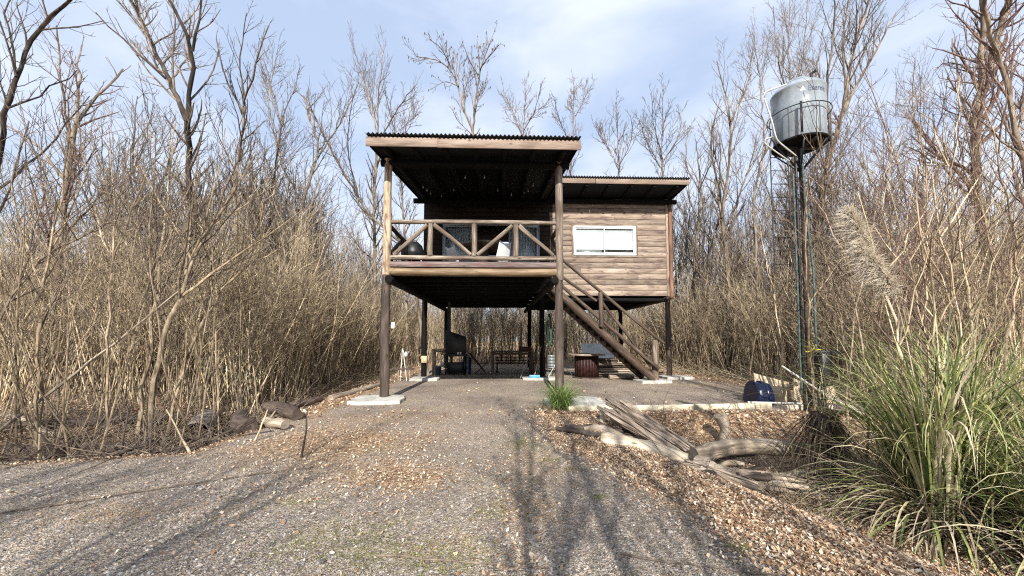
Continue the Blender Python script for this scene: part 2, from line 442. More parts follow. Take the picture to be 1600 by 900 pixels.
att = nt.nodes.new('ShaderNodeAttribute'); att.attribute_name = 'leafy'
def voro(nt, co, s, out='Color'):
    v = nt.nodes.new('ShaderNodeTexVoronoi'); v.inputs['Scale'].default_value = s
    nt.links.new(co, v.inputs['Vector']); return v
v1 = voro(nt, co, 60); v2 = voro(nt, co, 105)
sep = nt.nodes.new('ShaderNodeSeparateColor'); nt.links.new(v1.outputs['Color'], sep.inputs[0])
sep2 = nt.nodes.new('ShaderNodeSeparateColor'); nt.links.new(v2.outputs['Color'], sep2.inputs[0])
gcol = ramp(nt, [(0, (.06, .055, .053)), (.45, (.20, .187, .178)), (.8, (.36, .34, .32)), (1, (.64, .61, .57))], sep.outputs[0])
gcol2 = ramp(nt, [(0, (.07, .062, .057)), (.5, (.235, .212, .192)), (1, (.50, .46, .415))], sep2.outputs[0])
gcol = mix(nt, gcol, gcol2, .5)
gcol = mix(nt, gcol, (1.27, 1.16, 1.05), 1.0, 'MULTIPLY')
big = noise(nt, co, .55, 4, .6)
gcol = mix(nt, gcol, ramp(nt, [(.34, (.72, .68, .68)), (.5, (1, .98, .95)), (.66, (1.22, 1.17, 1.08))], big), 1.0, 'MULTIPLY')
fine = noise(nt, co, 16, 4, .7)
gcol = mix(nt, gcol, (.33, .26, .18), ramp(nt, [(.50, (0, 0, 0)), (.66, (.45, .45, .45))], noise(nt, co, 1.3, 5, .7)))
moss = ramp(nt, [(.56, (0, 0, 0)), (.68, (.7, .7, .7))], noise(nt, co, 2.1, 5, .72, (1, .7, 1)))
gcol = mix(nt, gcol, (.17, .165, .06), mathn(nt, 'MULTIPLY', moss, .45))
grit = ramp(nt, [(.47, (0, 0, 0)), (.56, (.85, .85, .85))], noise(nt, co, 24, 5, .75))
for an_, cc in (('ochre', (.46, .30, .16)), ('mossy', (.26, .25, .06))):
    at_ = nt.nodes.new('ShaderNodeAttribute'); at_.attribute_name = an_
    gcol = mix(nt, gcol, cc, mathn(nt, 'MULTIPLY', at_.outputs['Fac'], grit))
v3 = voro(nt, co, 26); sep3 = nt.nodes.new('ShaderNodeSeparateColor'); nt.links.new(v3.outputs['Color'], sep3.inputs[0])
lcol = ramp(nt, [(0, (.13, .08, .05)), (.35, (.29, .18, .105)), (.7, (.46, .31, .19)), (1, (.62, .49, .34))], sep3.outputs[0])
lf = mathn(nt, 'ADD', att.outputs['Fac'], mathn(nt, 'MULTIPLY', mathn(nt, 'SUBTRACT', fine, .5), 1.3))
col = mix(nt, gcol, lcol, ramp(nt, [(.42, (0, 0, 0)), (.58, (1, 1, 1))], lf))
nt.links.new(col, b.inputs['Base Color'])
hh = mathn(nt, 'ADD', mathn(nt, 'MULTIPLY', v1.outputs['Distance'], 1.0), mathn(nt, 'MULTIPLY', v2.outputs['Distance'], .6))
bump(nt, b, hh, .9, .02)
ground = g.build('ground', M_ground, smooth=True)
ground['kind'] = 'structure'
for nm_, fn__ in (('ochre', ochre), ('mossy', mossy)):
    a = ground.data.attributes.new(nm_, 'FLOAT', 'POINT'); a.data.foreach_set('value', np.broadcast_to(fn__(X, Y), X.shape).astype(np.float32).ravel())
a = ground.data.attributes.new('leafy', 'FLOAT', 'POINT')
a.data.foreach_set('value', leafmask(X, Y).astype(np.float32).ravel())

# ================================================================== the stilt house
house = root('stilt_house', (2.0, 15.7, 0), 'brown wooden house raised on log stilts with a covered front deck and outside stair', 'house')
YF, YW, YB = 10.34, 15.74, 21.8
def zporch(y): return 6.40 + .14 * (y - 9.45)
# stilts
def post(x, y, z0, z1, r0, r1, m, bend=.006):
    MB().log((x, y, z0), (x, y, z1), r0, r1, k=14, bend=bend, wob=.05).build('stilt_post', m, house, smooth=True)
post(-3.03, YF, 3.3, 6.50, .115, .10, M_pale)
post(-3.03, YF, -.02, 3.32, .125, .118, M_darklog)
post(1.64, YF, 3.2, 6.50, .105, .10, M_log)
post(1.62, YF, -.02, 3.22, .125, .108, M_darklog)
for x, y in ((-3.05, 15.78), (1.78, 15.9), (7.1, 15.92), (-3.0, YB), (1.72, YB), (6.95, YB)):
    post(x, y, -.02, 3.34, .115, .105, M_darklog if x > 7 else M_shadeblack)
# platform
b_ = MB()
for k in range(34):
    y = YF + .1 + k * .16
    b_.box((-.70, y, 3.69), (4.72, .148, .04))
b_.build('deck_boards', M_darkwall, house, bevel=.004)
b_ = MB()
b_.box((-.72, 16.0, 3.56), (4.5, 11.2, .02)); b_.box((4.4, 18.8, 3.42), (5.4, 6.05, .03))
for k in range(13): b_.box((-.72, YF + .5 + k * .9, 3.46), (4.2, .08, .18))
b_.build('underfloor', M_shadeblack, house)
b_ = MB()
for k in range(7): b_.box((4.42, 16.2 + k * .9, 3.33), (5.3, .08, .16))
b_.build('joists', M_shadeblack, house)
MB().box((-3.03, 16.1, 3.55), (.04, 11.3, .44)).build('side_rim', M_shadeblack, house)
for x in (-2.93, 1.50): MB().log((x, YF - .16, 3.19), (x, 22.1, 3.21), .10, .10, bend=.001).build('floor_beam', M_shadeblack, house, smooth=True)
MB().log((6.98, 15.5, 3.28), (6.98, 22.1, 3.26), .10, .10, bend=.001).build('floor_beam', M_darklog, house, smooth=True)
MB().log((1.7, 15.86, 3.24), (7.0, 15.86, 3.24), .08, .08, bend=.001).build('floor_beam', M_shadeblack, house, smooth=True)
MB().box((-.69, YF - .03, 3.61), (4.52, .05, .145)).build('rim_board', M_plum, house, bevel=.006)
MB().log((-2.93, YF, 3.415), (1.55, YF, 3.415), .108, .108, k=16, bend=.002, wob=.03).build('rim_log', M_brownlog, house, smooth=True)
# balustrades
def balustrade(p0, p1, ups, mats, name='balustrade'):
    p0 = np.array(p0); p1 = np.array(p1)
    top = MB().log(p0 + [0, 0, 4.77], p1 + [0, 0, 4.78], .062, .058, bend=.006).build('balustrade', mats[0], house, smooth=True)
    MB().log(p0 + [0, 0, 3.80], p1 + [0, 0, 3.80], .064, .060, bend=.004).build('bottom_rail', mats[1], top, smooth=True)
    n = len(ups)
    for i, t in enumerate(ups):
        q = p0 + (p1 - p0) * t
        MB().log(q + [0, 0, 3.85], q + [0, 0, 4.73], .075, .07, bend=.02, wob=.08).build('upright', mats[2 + i % 2], top, smooth=True)
    e = [0.0] + list(ups) + [1.0]
    for i in range(len(e) - 1):
        a_, c_ = p0 + (p1 - p0) * (e[i] + .02), p0 + (p1 - p0) * (e[i + 1] - .02)
        z0, z1 = (3.88, 4.70) if i % 2 == 0 else (4.70, 3.88)
        MB().log(a_ + [0, 0, z0], c_ + [0, 0, z1], .062, .056, bend=.015, wob=.07).build('brace', mats[2] if i % 2 == 0 else mats[0], top, smooth=True)
balustrade((-2.94, YF, 0), (1.56, YF, 0), [.238, .50, .752], [M_log, M_log, M_log, M_log])
balustrade((-3.05, YF + .1, 0), (-3.05, YW - .1, 0), [.33, .66], [M_darklog] * 4)
balustrade((1.66, YF + .1, 0), (1.66, 13.3, 0), [.5], [M_darklog] * 4)
# porch roof
def corrug(mb, x0, x1, y0, y1, z0, z1, pitch=.105, amp=.022):
    n = int((x1 - x0) / pitch * 8) + 1; x = np.linspace(x0, x1, n)
    zz = amp * np.sin(2 * pi * x / pitch)
    rows = [(y0, z0), (y1, z1)]
    V = np.concatenate([np.stack([x, np.full(n, y), zz + z], -1) for y, z in rows])
    i = np.arange(n - 1)
    mb.add(V, np.stack([i, i + 1, n + i + 1, n + i], -1)); return mb
def sheet(parent, *a):
    o = corrug(MB(), *a).build('roof_sheet', M_sheet, parent)
    s = o.modifiers.new('thick', 'SOLIDIFY'); s.thickness = .006; return o
def slab(mb, x0, x1, y0, y1, z0, z1, th):
    V = [(x0, y0, z0), (x1, y0, z0), (x1, y1, z1), (x0, y1, z1), (x0, y0, z0 + th), (x1, y0, z0 + th), (x1, y1, z1 + th), (x0, y1, z1 + th)]
    return mb.add(V, [[0, 3, 2, 1], [4, 5, 6, 7], [0, 1, 5, 4], [2, 3, 7, 6], [1, 2, 6, 5], [3, 0, 4, 7]])
yr = 9.40
pr = slab(MB(), -3.28, 2.0, yr + .04, 15.7, zporch(yr + .04) + .10, zporch(15.7) + .10, .03).build('porch_roof', M_shadeblack, house)
sheet(pr, -3.33, 2.05, yr - .10, 15.7, zporch(yr) + .285, zporch(15.7) + .26)
f_ = MB(); f_.box((-2.44, yr, zporch(yr) + .115), (1.76, .035, .235)); fo = f_.build('fascia', M_fascia, pr, bevel=.004)
MB().box((.25, yr + .012, zporch(yr) + .115), (3.62, .035, .245)).build('fascia', M_fascia, pr, bevel=.004)
for x in (-3.26, 1.985):
    b_ = MB(); b_.bar((x, yr + .04, zporch(yr) + .14), (x, 15.7, zporch(15.7) + .14), .03, .2); b_.build('barge_board', M_shadeblack, pr)
for x in np.linspace(-2.9, 1.65, 7):
    MB().log((x, yr + .06, zporch(yr) + .02), (x, 15.6, zporch(15.6) + .02), .07, .07, bend=.001).build('rafter', M_shadeblack, pr, smooth=True)
MB().log((-3.22, YF, 6.40), (1.92, YF, 6.40), .10, .10, k=14, bend=.002).build('header_log', M_shadeblack, pr, smooth=True)
MB().log((-3.36, 14.9, 7.02), (1.95, 14.9, 6.98), .10, .10, k=14, bend=.002).build('header_log', M_shadeblack, pr, smooth=True)
# main roof
YM = 14.5
def zm(y): return 7.66 - .05 * (y - YM)
mr = slab(MB(), -3.35, 7.42, YM + .04, 22.4, zm(YM) + .07, zm(22.4) + .07, .03).build('main_roof', M_shadeblack, house)
sheet(mr, -3.40, 7.48, YM - .10, 22.5, zm(YM) + .235, zm(22.5) + .235)
MB().box((-.9, YM, zm(YM) + .09), (4.95, .035, .20)).build('fascia', M_fascia, mr, bevel=.004)
MB().box((2.66, YM, zm(YM) + .09), (2.13, .035, .20)).build('fascia', M_fascia, mr, bevel=.004)
MB().box((5.59, YM + .004, zm(YM) + .085), (3.69, .035, .20)).build('fascia', M_fascia, mr, bevel=.004)
b_ = MB(); b_.bar((7.41, YM + .04, zm(YM) + .09), (7.41, 22.4, zm(22.4) + .09), .03, .16); b_.build('barge_board', M_shadeblack, mr)
for x in np.linspace(2.5, 7.0, 6):
    MB().log((x, YM + .06, zm(YM) - .02), (x, 22.3, zm(22.3) - .02), .075, .075, bend=.001).build('rafter', M_shadeblack, mr, smooth=True)
MB().log((1.8, 15.62, 7.35), (7.42, 15.62, 7.35), .10, .10, bend=.001).build('header_log', M_shadeblack, mr, smooth=True)
# walls
def boards(mb, x0, x1, z0, z1, y, h, holes=(), axis='x', th=.03):
    z = z0
    while z < z1 - .02:
        hh_ = min(h, z1 - z); segs = [(x0, x1)]
        for hx0, hx1, hz0, hz1 in holes:
            if z + hh_ > hz0 + .01 and z < hz1 - .01:
                segs = [s for (a0, a1) in segs for s in ((a0, min(a1, hx0)), (max(a0, hx1), a1)) if s[1] - s[0] > .02]
        out = []
        for a0, a1 in segs:
            if a1 - a0 > 2.5 and rng.random() < .6:
                c_ = rng.uniform(a0 + .8, a1 - .8); out += [(a0, c_ - .002), (c_ + .002, a1)]
            else: out.append((a0, a1))
        for a0, a1 in out:
            if axis == 'x': mb.box(((a0 + a1) / 2, y + rng.uniform(-.002, .002), z + hh_ / 2), (a1 - a0, th, hh_ - .012))
            else: mb.box((y, (a0 + a1) / 2, z + hh_ / 2), (th, a1 - a0, hh_ - .012))
        z += hh_
    return mb
WX0, WX1, WZ0, WZ1 = 3.09, 5.72, 5.09, 6.33
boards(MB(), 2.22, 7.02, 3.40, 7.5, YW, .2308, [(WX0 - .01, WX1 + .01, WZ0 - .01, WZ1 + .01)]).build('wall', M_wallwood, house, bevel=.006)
b_ = MB(); b_.box((2.55, YW + .05, 5.45), (1.04, .04, 4.05)); b_.box((6.4, YW + .05, 5.45), (1.33, .04, 4.05))
b_.box((4.4, YW + .05, 4.23), (2.63, .04, 1.7)); b_.box((4.4, YW + .05, 6.93), (2.63, .04, 1.14)); b_.build('wall_backing', M_shadeblack, house)
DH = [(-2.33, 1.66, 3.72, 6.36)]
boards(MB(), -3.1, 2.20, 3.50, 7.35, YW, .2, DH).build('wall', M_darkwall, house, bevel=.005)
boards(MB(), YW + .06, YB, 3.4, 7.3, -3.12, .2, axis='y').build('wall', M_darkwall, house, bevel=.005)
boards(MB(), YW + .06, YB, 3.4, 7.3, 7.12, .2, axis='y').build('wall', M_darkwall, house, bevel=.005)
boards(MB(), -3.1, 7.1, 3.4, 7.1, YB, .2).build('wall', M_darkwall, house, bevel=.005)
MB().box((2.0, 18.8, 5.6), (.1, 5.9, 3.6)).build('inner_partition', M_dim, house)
MB().box((7.05, YW - .03, 5.45), (.10, .035, 4.1)).build('corner_trim', M_wallwood, house, bevel=.004)
MB().log((7.19, YW - .03, 3.30), (7.19, YW - .03, 7.45), .085, .08, bend=.003).build('corner_post', M_redlog, house, smooth=True)
MB().box((7.36, YW + .3, 5.72), (.14, .12, .05)).build('wall_bracket', M_black, house)
# wing window
def frame(mb, x0, x1, z0, z1, y, w, d):
    mb.box(((x0 + x1) / 2, y, z0 + w / 2), (x1 - x0, d, w)); mb.box(((x0 + x1) / 2, y, z1 - w / 2), (x1 - x0, d, w))
    mb.box((x0 + w / 2, y, (z0 + z1) / 2), (w, d, z1 - z0 - 2 * w - .002)); mb.box((x1 - w / 2, y, (z0 + z1) / 2), (w, d, z1 - z0 - 2 * w - .002))
    return mb
wn_ = frame(MB(), WX0, WX1, WZ0, WZ1, YW - .02, .075, .09).build('window', M_white, house, bevel=.004)
tr = frame(MB(), WX0 - .075, WX1 + .075, WZ0 - .075, WZ1 + .075, YW - .024, .07, .03).build('window_trim', M_log, wn_, bevel=.003)
xm = (WX0 + WX1) / 2 - .02
frame(MB(), WX0 + .08, xm + .02, WZ0 + .08, WZ1 - .08, YW - .005, .035, .03).build('sash', M_white, wn_, bevel=.002)
frame(MB(), xm - .02, WX1 - .08, WZ0 + .08, WZ1 - .08, YW - .04, .04, .03).build('sash', M_white, wn_, bevel=.002)
M_glass, nt, b = newmat('window_glass', .03, .5)
b.inputs['Base Color'].default_value = (.9, .92, .93, 1)
tb = nt.nodes.new('ShaderNodeBsdfTransparent'); tb.inputs[0].default_value = (.93, .95, .95, 1)
gl = nt.nodes.new('ShaderNodeBsdfGlossy'); gl.inputs['Roughness'].default_value = .03
lw = nt.nodes.new('ShaderNodeLayerWeight'); lw.inputs[0].default_value = .5
frv = mathn(nt, 'ADD', mathn(nt, 'MULTIPLY', mathn(nt, 'POWER', lw.outputs['Facing'], 4.0), .8), .05)
ms = nt.nodes.new('ShaderNodeMixShader'); nt.links.new(frv, ms.inputs[0]); nt.links.new(tb.outputs[0], ms.inputs[1]); nt.links.new(gl.outputs[0], ms.inputs[2])
nt.links.new(ms.outputs[0], nt.nodes['Material Output'].inputs[0])
MB().box(((WX0 + xm) / 2 + .05, YW - .005, (WZ0 + WZ1) / 2), (xm - WX0 - .15, .006, WZ1 - WZ0 - .23)).build('pane', M_glass, wn_)
MB().box(((xm + WX1) / 2 - .05, YW - .04, (WZ0 + WZ1) / 2), (WX1 - xm - .15, .006, WZ1 - WZ0 - .24)).build('pane', M_glass, wn_)
def pleats(x0, x1, z0, z1, y, amp=.008, n=60):
    x = np.linspace(x0, x1, n); yy = y + amp * np.sin(x * 55) + rng.normal(0, .001, n)
    V = np.concatenate([np.stack([x, yy, np.full(n, z0)], -1), np.stack([x, yy, np.full(n, z1)], -1)]); i = np.arange(n - 1)
    return MB().add(V, np.stack([i, i + 1, n + i + 1, n + i], -1))
o = pleats(WX0 + .08, xm, WZ0 + .25, WZ1 - .15, YW + .03, .004).build('curtain', M_curtain, wn_)
o = pleats(xm, WX1 - .08, WZ0 + .25, WZ1 - .15, YW + .02, .003).build('curtain', M_curtain, wn_)
MB().box(((WX0 + xm) / 2, YW + .045, WZ0 + .17), (xm - WX0 - .16, .01, .17)).build('lower_blind', M_greyal, wn_)
MB().box(((WX0 + xm) / 2, YW + .045, WZ1 - .12), (xm - WX0 - .16, .01, .08)).build('lower_blind', M_greyal, wn_)
MB().box(((xm + WX1) / 2, YW + .06, (WZ1 + WZ0) / 2), (WX1 - xm - .1, .01, WZ1 - WZ0 - .1)).build('dark_room', M_dim, wn_)
# porch glass doors
dr = frame(MB(), -2.33, 1.66, 3.72, 6.36, YW - .01, .05, .1).build('sliding_door', M_greyal, house, bevel=.003)
for x0, x1, yy in ((-2.27, -.9, -.03), (.38, 1.60, -.03)):
    frame(MB(), x0, x1, 3.78, 6.30, YW + yy, .06, .04).build('door_leaf', M_greyal, dr, bevel=.003)
    MB().box(((x0 + x1) / 2, YW + yy, 5.04), (x1 - x0 - .13, .008, 2.38)).build('door_pane', M_glass, dr)
    pleats(x0 + .03, x1 - .03, 3.8, 6.25, YW + .08, .015).build('curtain', M_greyal, dr)
# stair
stair = MB().log((1.95, 13.75, 3.42), (5.72, 14.15, .12), .15, .14, k=16, bend=.003, wob=.04).build('staircase', M_stair, house, smooth=True)
MB().log((1.95, 14.75, 3.42), (5.66, 15.1, .12), .14, .13, k=14, bend=.003).build('stringer', M_stair, stair, smooth=True)
for k in range(15):
    t = (k + .7) / 15.6; x = 1.95 + 3.77 * t; z = 3.46 - 3.3 * t
    MB().box((x, 14.27 + .38 * t, z + .06), (.26, .98, .05)).build('tread', M_shadeblack, stair, bevel=.005)
    if k < 15: MB().box((x - .11, 14.27 + .38 * t, z - .02), (.03, .9, .16)).build('riser', M_shadeblack, stair)
MB().log((1.78, 13.62, 3.92), (5.88, 14.03, .52), .062, .07, bend=.006).build('lower_rail', M_stair, stair, smooth=True)
MB().log((1.74, 13.66, 4.93), (6.12, 14.12, 1.45), .062, .055, bend=.004).build('handrail', M_stair, stair, smooth=True)
MB().log((1.72, 13.70, 4.25), (3.55, 13.86, 3.0), .055, .05, bend=.006).build('rail_brace', M_stair, stair, smooth=True)
MB().log((3.72, 13.86, 3.0), (5.62, 14.12, .58), .055, .05, bend=.008).build('rail_brace', M_stair, stair, smooth=True)
MB().log((3.68, 13.72, 2.05), (3.68, 13.80, 3.3), .085, .08, bend=.01).build('newel_post', M_stair, stair, smooth=True)
MB().log((5.83, 14.22, 0.0), (5.83, 14.22, 1.58), .125, .115, bend=.01).build('newel_post', M_log, stair, smooth=True)
MB().box((-3.0, 15.62, .79), (.24, .10, .28)).build('meter_box', M_beige, house, bevel=.01)

# concrete pads
def pad(x, y, sx, sy, rz, label, h=.09):
    n = 18; th = np.linspace(0, 2 * pi, n, endpoint=False)
    P = []
    for t in th:
        c_, s_ = cos(t), sin(t); m_ = max(abs(c_), abs(s_)) ** .86
        P.append((c_ / m_ * sx / 2 * rng.uniform(.95, 1.04), s_ / m_ * sy / 2 * rng.uniform(.95, 1.04)))
    P = np.array(P) @ np.array([[cos(rz), sin(rz)], [-sin(rz), cos(rz)]])
    top = np.c_[P * .985 + (x, y), np.full(n, h)]; bot = np.c_[P + (x, y), np.full(n, -.1)]
    mid_ = np.c_[P + (x, y), np.full(n, h - .015)]
    V = np.vstack([top, mid_, bot, [[x, y, h + .004]]]); q = np.arange(n); qn = (q + 1) % n
    mb = MB().add(V, np.stack([n + q, n + qn, qn, q], -1)); mb.add(V, np.stack([2 * n + q, 2 * n + qn, n + qn, n + q], -1)); mb.add(V, np.stack([q, qn, np.full(n, 3 * n)], -1))
    tag(mb.build('concrete_pad', M_conc, smooth=True, origin=(x, y, 0)), label, 'concrete pad', 'concrete pads under the stilts')
pad(-3.12, 10.1, 1.30, 1.15, .05, 'concrete pad under the front left stilt of the deck')
pad(1.85, 9.55, 1.45, 1.35, .0, 'concrete pad behind the green grass tuft under the front right stilt')
pad(-2.9, 15.35, 1.1, .9, .0, 'concrete pad under the left stilt at the shadow edge')
pad(1.65, 15.45, 1.5, .9, .0, 'concrete pad with the blue broom head under the middle stilt')
pad(5.7, 14.2, 1.2, .9, .1, 'concrete pad under the foot of the stair')
pad(7.25, 15.6, 1.15, 1.1, .0, 'concrete pad under the far right stilt of the wing')

# string of bulbs under the porch roof
bs = root('string_lights', (-.5, 12, 6.6), 'string of small pale bulbs hung in two arcs under the dark porch ceiling', 'string lights')
bp = [(738, 256), (727, 277), (757, 277), (709, 297), (778, 297), (690, 305), (799, 304), (673, 302), (667, 297), (661, 292), (819, 300), (825, 298), (833, 289), (687, 315), (707, 325), (725, 327), (743, 322), (764, 322), (775, 328), (792, 326), (810, 317)]
for px, py in bp:
    d = at(px, py, Y=1.0) - EYE
    t = (6.40 + .14 * (0 - 9.45) - .02 - 1.6) / (d[2] - .14 * d[1])
    P = EYE + t * d
    MB().lathe([(0.001, -.045), (.02, -.04), (.030, -.015), (.022, .01), (.012, .03), (.012, .06)], P, 10).build('bulb', M_bulb, bs, smooth=True)
wires = MB()
for k in range(len(bp) - 1):
    p = []
    for px, py in (bp[k], bp[k + 1]):
        d = at(px, py, Y=1.0) - EYE; t = (6.40 - .14 * 9.45 + .035 - 1.6) / (d[2] - .14 * d[1]); p.append(EYE + t * d)
    if np.linalg.norm(p[0] - p[1]) < 3: wires.tube(p, .004, 4)
wires.build('wire', M_black, bs)

# ================================================================== things on the deck
def obj(mb, name, m, label, cat, group=None, origin=None, **k):
    V = np.vstack(mb.V); o_ = origin if origin is not None else ((V[:, 0].min() + V[:, 0].max()) / 2, (V[:, 1].min() + V[:, 1].max()) / 2, V[:, 2].min())
    return tag(mb.build(name, m, origin=o_, **k), label, cat, group)
FZ = 3.712
t_ = root('round_table', (-.55, 13.0, FZ), 'large round wooden table standing on the upper deck behind the railing', 'table')
MB().lathe([(.001, FZ + 1.09), (.78, FZ + 1.09), (.80, FZ + 1.07), (.80, FZ + 1.03), (.78, FZ + 1.01), (.001, FZ + 1.01)], (-.55, 13, 0), 36).build('tabletop', M_log, t_, smooth=True)
MB().lathe([(.001, FZ), (.42, FZ), (.42, FZ + .05), (.2, FZ + .08), (.18, FZ + 1.0), (.001, FZ + 1.0)], (-.55, 13, 0), 20).build('pedestal', M_darklog, t_, smooth=True)
def deck_chair(x, y, rz, label):
    r = root('deck_chair', (x, y, FZ), label, 'chair', 'white chairs on the deck')
    def w(px, py, pz): return (x + px * cos(rz) - py * sin(rz), y + px * sin(rz) + py * cos(rz), FZ + pz)
    # sling shell
    u = np.linspace(-1, 1, 9); v = np.linspace(0, 1, 12); V = []
    for b2 in v:
        yy = -.3 + .45 * b2 if b2 < .5 else -.075 + .3 * (b2 - .5) ; zz = .42 - .05 * b2 if b2 < .5 else .40 + 1.15 * (b2 - .5)
        for a2 in u: V.append(w(a2 * (.33 - .10 * b2), yy + .1 * a2 * a2 * 0, zz + .09 * a2 * a2))
    i2 = np.arange(11)[:, None] * 9; j2 = np.arange(8)[None]
    o = MB().add(V, np.stack([i2 + j2, i2 + j2 + 1, i2 + 10 + j2, i2 + 9 + j2], -1).reshape(-1, 4)).build('seat_shell', M_whitepl, r, smooth=True)
    o.modifiers.new('thick', 'SOLIDIFY').thickness = .02
    for sx in (-1, 1):
        for sy in (-1, 1): MB().tube([w(sx * .18, sy * .12, .42), w(sx * .27, sy * .27, 0)], [.016, .012], 8).build('leg', M_log, r, smooth=True)
deck_chair(-1.62, 13.0, 2.4, 'white moulded chair left of the round deck table')
deck_chair(.15, 12.35, -2.5, 'white moulded chair tilted in front of the right side of the deck table')
k_ = root('covered_barbecue', (-2.75, 12.3, FZ), 'black domed barbecue under a dark cover in the left corner of the deck', 'barbecue')
MB().lathe([(.001, FZ + 1.02), (.14, FZ + 1.0), (.27, FZ + .88), (.33, FZ + .68), (.33, FZ + .6), (.27, FZ + .46), (.14, FZ + .36), (.001, FZ + .34)], (-2.75, 12.3, 0), 24).build('kettle', M_black, k_, smooth=True)
for a_ in (0.3, 2.4, 4.5): MB().tube([(-2.75 + .15 * cos(a_), 12.3 + .15 * sin(a_), FZ + .42), (-2.75 + .3 * cos(a_), 12.3 + .3 * sin(a_), FZ)], .014, 8).build('leg', M_black, k_, smooth=True)
MB().tube([(-2.83, 12.3, FZ + 1.0), (-2.83, 12.3, FZ + 1.06), (-2.67, 12.3, FZ + 1.06), (-2.67, 12.3, FZ + 1.0)], .01, 6).build('handle', M_black, k_)

# ================================================================== things under the house
def table(name, x0, x1, y0, y1, h, m, label, cat='table', lw=.08, shelf=None, group=None, th=.05):
    r = root(name, ((x0 + x1) / 2, (y0 + y1) / 2, 0), label, cat, group)
    tp = MB(); n = max(2, int((y1 - y0) / .16)); w = (y1 - y0) / n
    for i in range(n): tp.box(((x0 + x1) / 2, y0 + (i + .5) * w, h - th / 2), (x1 - x0, w - .01, th))
    tp.build('tabletop', m, r, bevel=.005)
    for x in (x0 + .08, x1 - .08):
        for y in (y0 + .08, y1 - .08): MB().box((x, y, (h - th) / 2), (lw, lw, h - th)).build('leg', m, r, bevel=.005)
    MB().box(((x0 + x1) / 2, y0 + .08, h - th - .06), (x1 - x0 - .26, .03, .1)).build('apron', m, r)
    if shelf: MB().box(((x0 + x1) / 2, (y0 + y1) / 2, shelf), (x1 - x0 - .1, y1 - y0 - .22, .03)).build('shelf', m, r)
    return r
table('workbench', -3.1, -2.15, 17.7, 18.4, 1.16, M_grey_wood, 'pale topped workbench left of the black barbecue hood', 'workbench', shelf=.35)
obj(MB().box((-2.4, 18.0, .97), (.5, .4, .18)), 'drawer_box', M_beige, 'wooden box hanging under the top of the pale workbench', 'box', bevel=.01)
obj(MB().box((-2.62, 18.0, .46), (.16, .16, .17)), 'paint_tin', M_whitepl, 'small white tin on the lower shelf of the workbench', 'tin', bevel=.02)
g_ = root('barbecue_hut', (-1.9, 17.6, 0), 'black metal barbecue hut with sloping hood and chimney under the house', 'barbecue')
hd = MB(); V = [(-2.4, 17.3, .95), (-1.52, 17.3, .95), (-1.52, 18, .95), (-2.4, 18, .95), (-2.4, 17.3, 2.0), (-1.52, 17.3, 1.72), (-1.52, 18, 1.72), (-2.4, 18, 2.0)]
hd.add(V, [[0, 3, 2, 1], [4, 5, 6, 7], [0, 1, 5, 4], [2, 3, 7, 6], [1, 2, 6, 5], [3, 0, 4, 7]]); hd.build('hood', M_black, g_, bevel=.01)
MB().box((-1.96, 17.65, .88), (.95, .76, .1)).build('grill_tray', M_black, g_, bevel=.005)
for x in (-2.38, -1.55):
    for y in (17.34, 17.96): MB().box((x, y, .42), (.06, .06, .84)).build('leg', M_black, g_)
MB().tube([(-2.28, 17.6, 1.8), (-2.28, 17.6, 3.3)], .075, 14).build('chimney', M_galv, g_, smooth=True)
MB().box((-2.0, 17.7, .3), (.7, .5, .5)).build('ash_box', M_black, g_, bevel=.01)
for (x, lab) in ((-1.83, 'small white jar on the left of the barbecue tray'), (-1.72, 'small white jar on the right of the barbecue tray')):
    obj(MB().lathe([(.001, .93), (.04, .93), (.04, 1.0), (.03, 1.03), (.001, 1.03)], (x, 17.26, 0), 12), 'jar', M_whitepl, lab, 'jar', 'jars at the barbecue', smooth=True)
obj(MB().lathe([(.001, 0), (.19, 0), (.2, .25), (.185, .27), (.2, .5), (.19, .75), (.15, .78), (.001, .78)], (-1.50, 18.15, 0), 24), 'plastic_drum', M_blue, 'dark blue plastic drum standing right of the black barbecue', 'drum', smooth=True)
obj(MB().lathe([(.001, 0), (.16, 0), (.19, .38), (.17, .38), (.001, .36)], (-2.78, 17.45, 0), 20), 'bucket', M_galv, 'grey bucket on the ground below the workbench', 'bucket', smooth=True)
c_ = root('folding_chair', (-.95, 18.3, 0), 'dark wooden slatted garden chair with reclined back between drum and table', 'chair')
sl_ = MB()
for k in range(6): sl_.box((-1.0 + k * .075, 18.3, .43 + .012 * k), (.06, .5, .02))
sl_.build('seat', M_darklog, c_)
sl_ = MB()
for k in range(7): sl_.box((-1.09 - k * .05, 18.3, .50 + k * .07), (.02, .5, .055))
sl_.build('backrest', M_darklog, c_)
for y in (18.08, 18.52):
    MB().bar((-1.40, y, .96), (-.62, y, 0), .03, .04).build('leg', M_darklog, c_); MB().bar((-.55, y, .52), (-1.1, y, 0), .03, .04).build('leg', M_darklog, c_)
table('picnic_table', -.38, 1.55, 17.3, 18.3, 1.06, M_darklog, 'long dark wooden table under the middle of the house', 'table', .1)
bnch = root('slatted_bench', (.8, 18.9, 0), 'dark bench with a lattice backrest behind the long table', 'bench')
sb = MB()
for k in range(9): sb.box((-.1 + k * .22, 19.0, .72), (.05, .03, .38))
for k in range(3): sb.box((.78, 19.0, .55 + k * .17), (1.9, .035, .04))
sb.build('backrest', M_darkwall, bnch)
MB().box((.78, 18.75, .45), (1.9, .45, .05)).build('seat', M_darklog, bnch)
for x in (-.1, 1.66): MB().box((x, 18.75, .21), (.08, .4, .42)).build('leg', M_darklog, bnch)
obj(MB().box((1.18, 17.5, 1.17), (.55, .35, .2)), 'wooden_crate', M_rust, 'reddish brown crate on the right end of the long table', 'crate', bevel=.01)
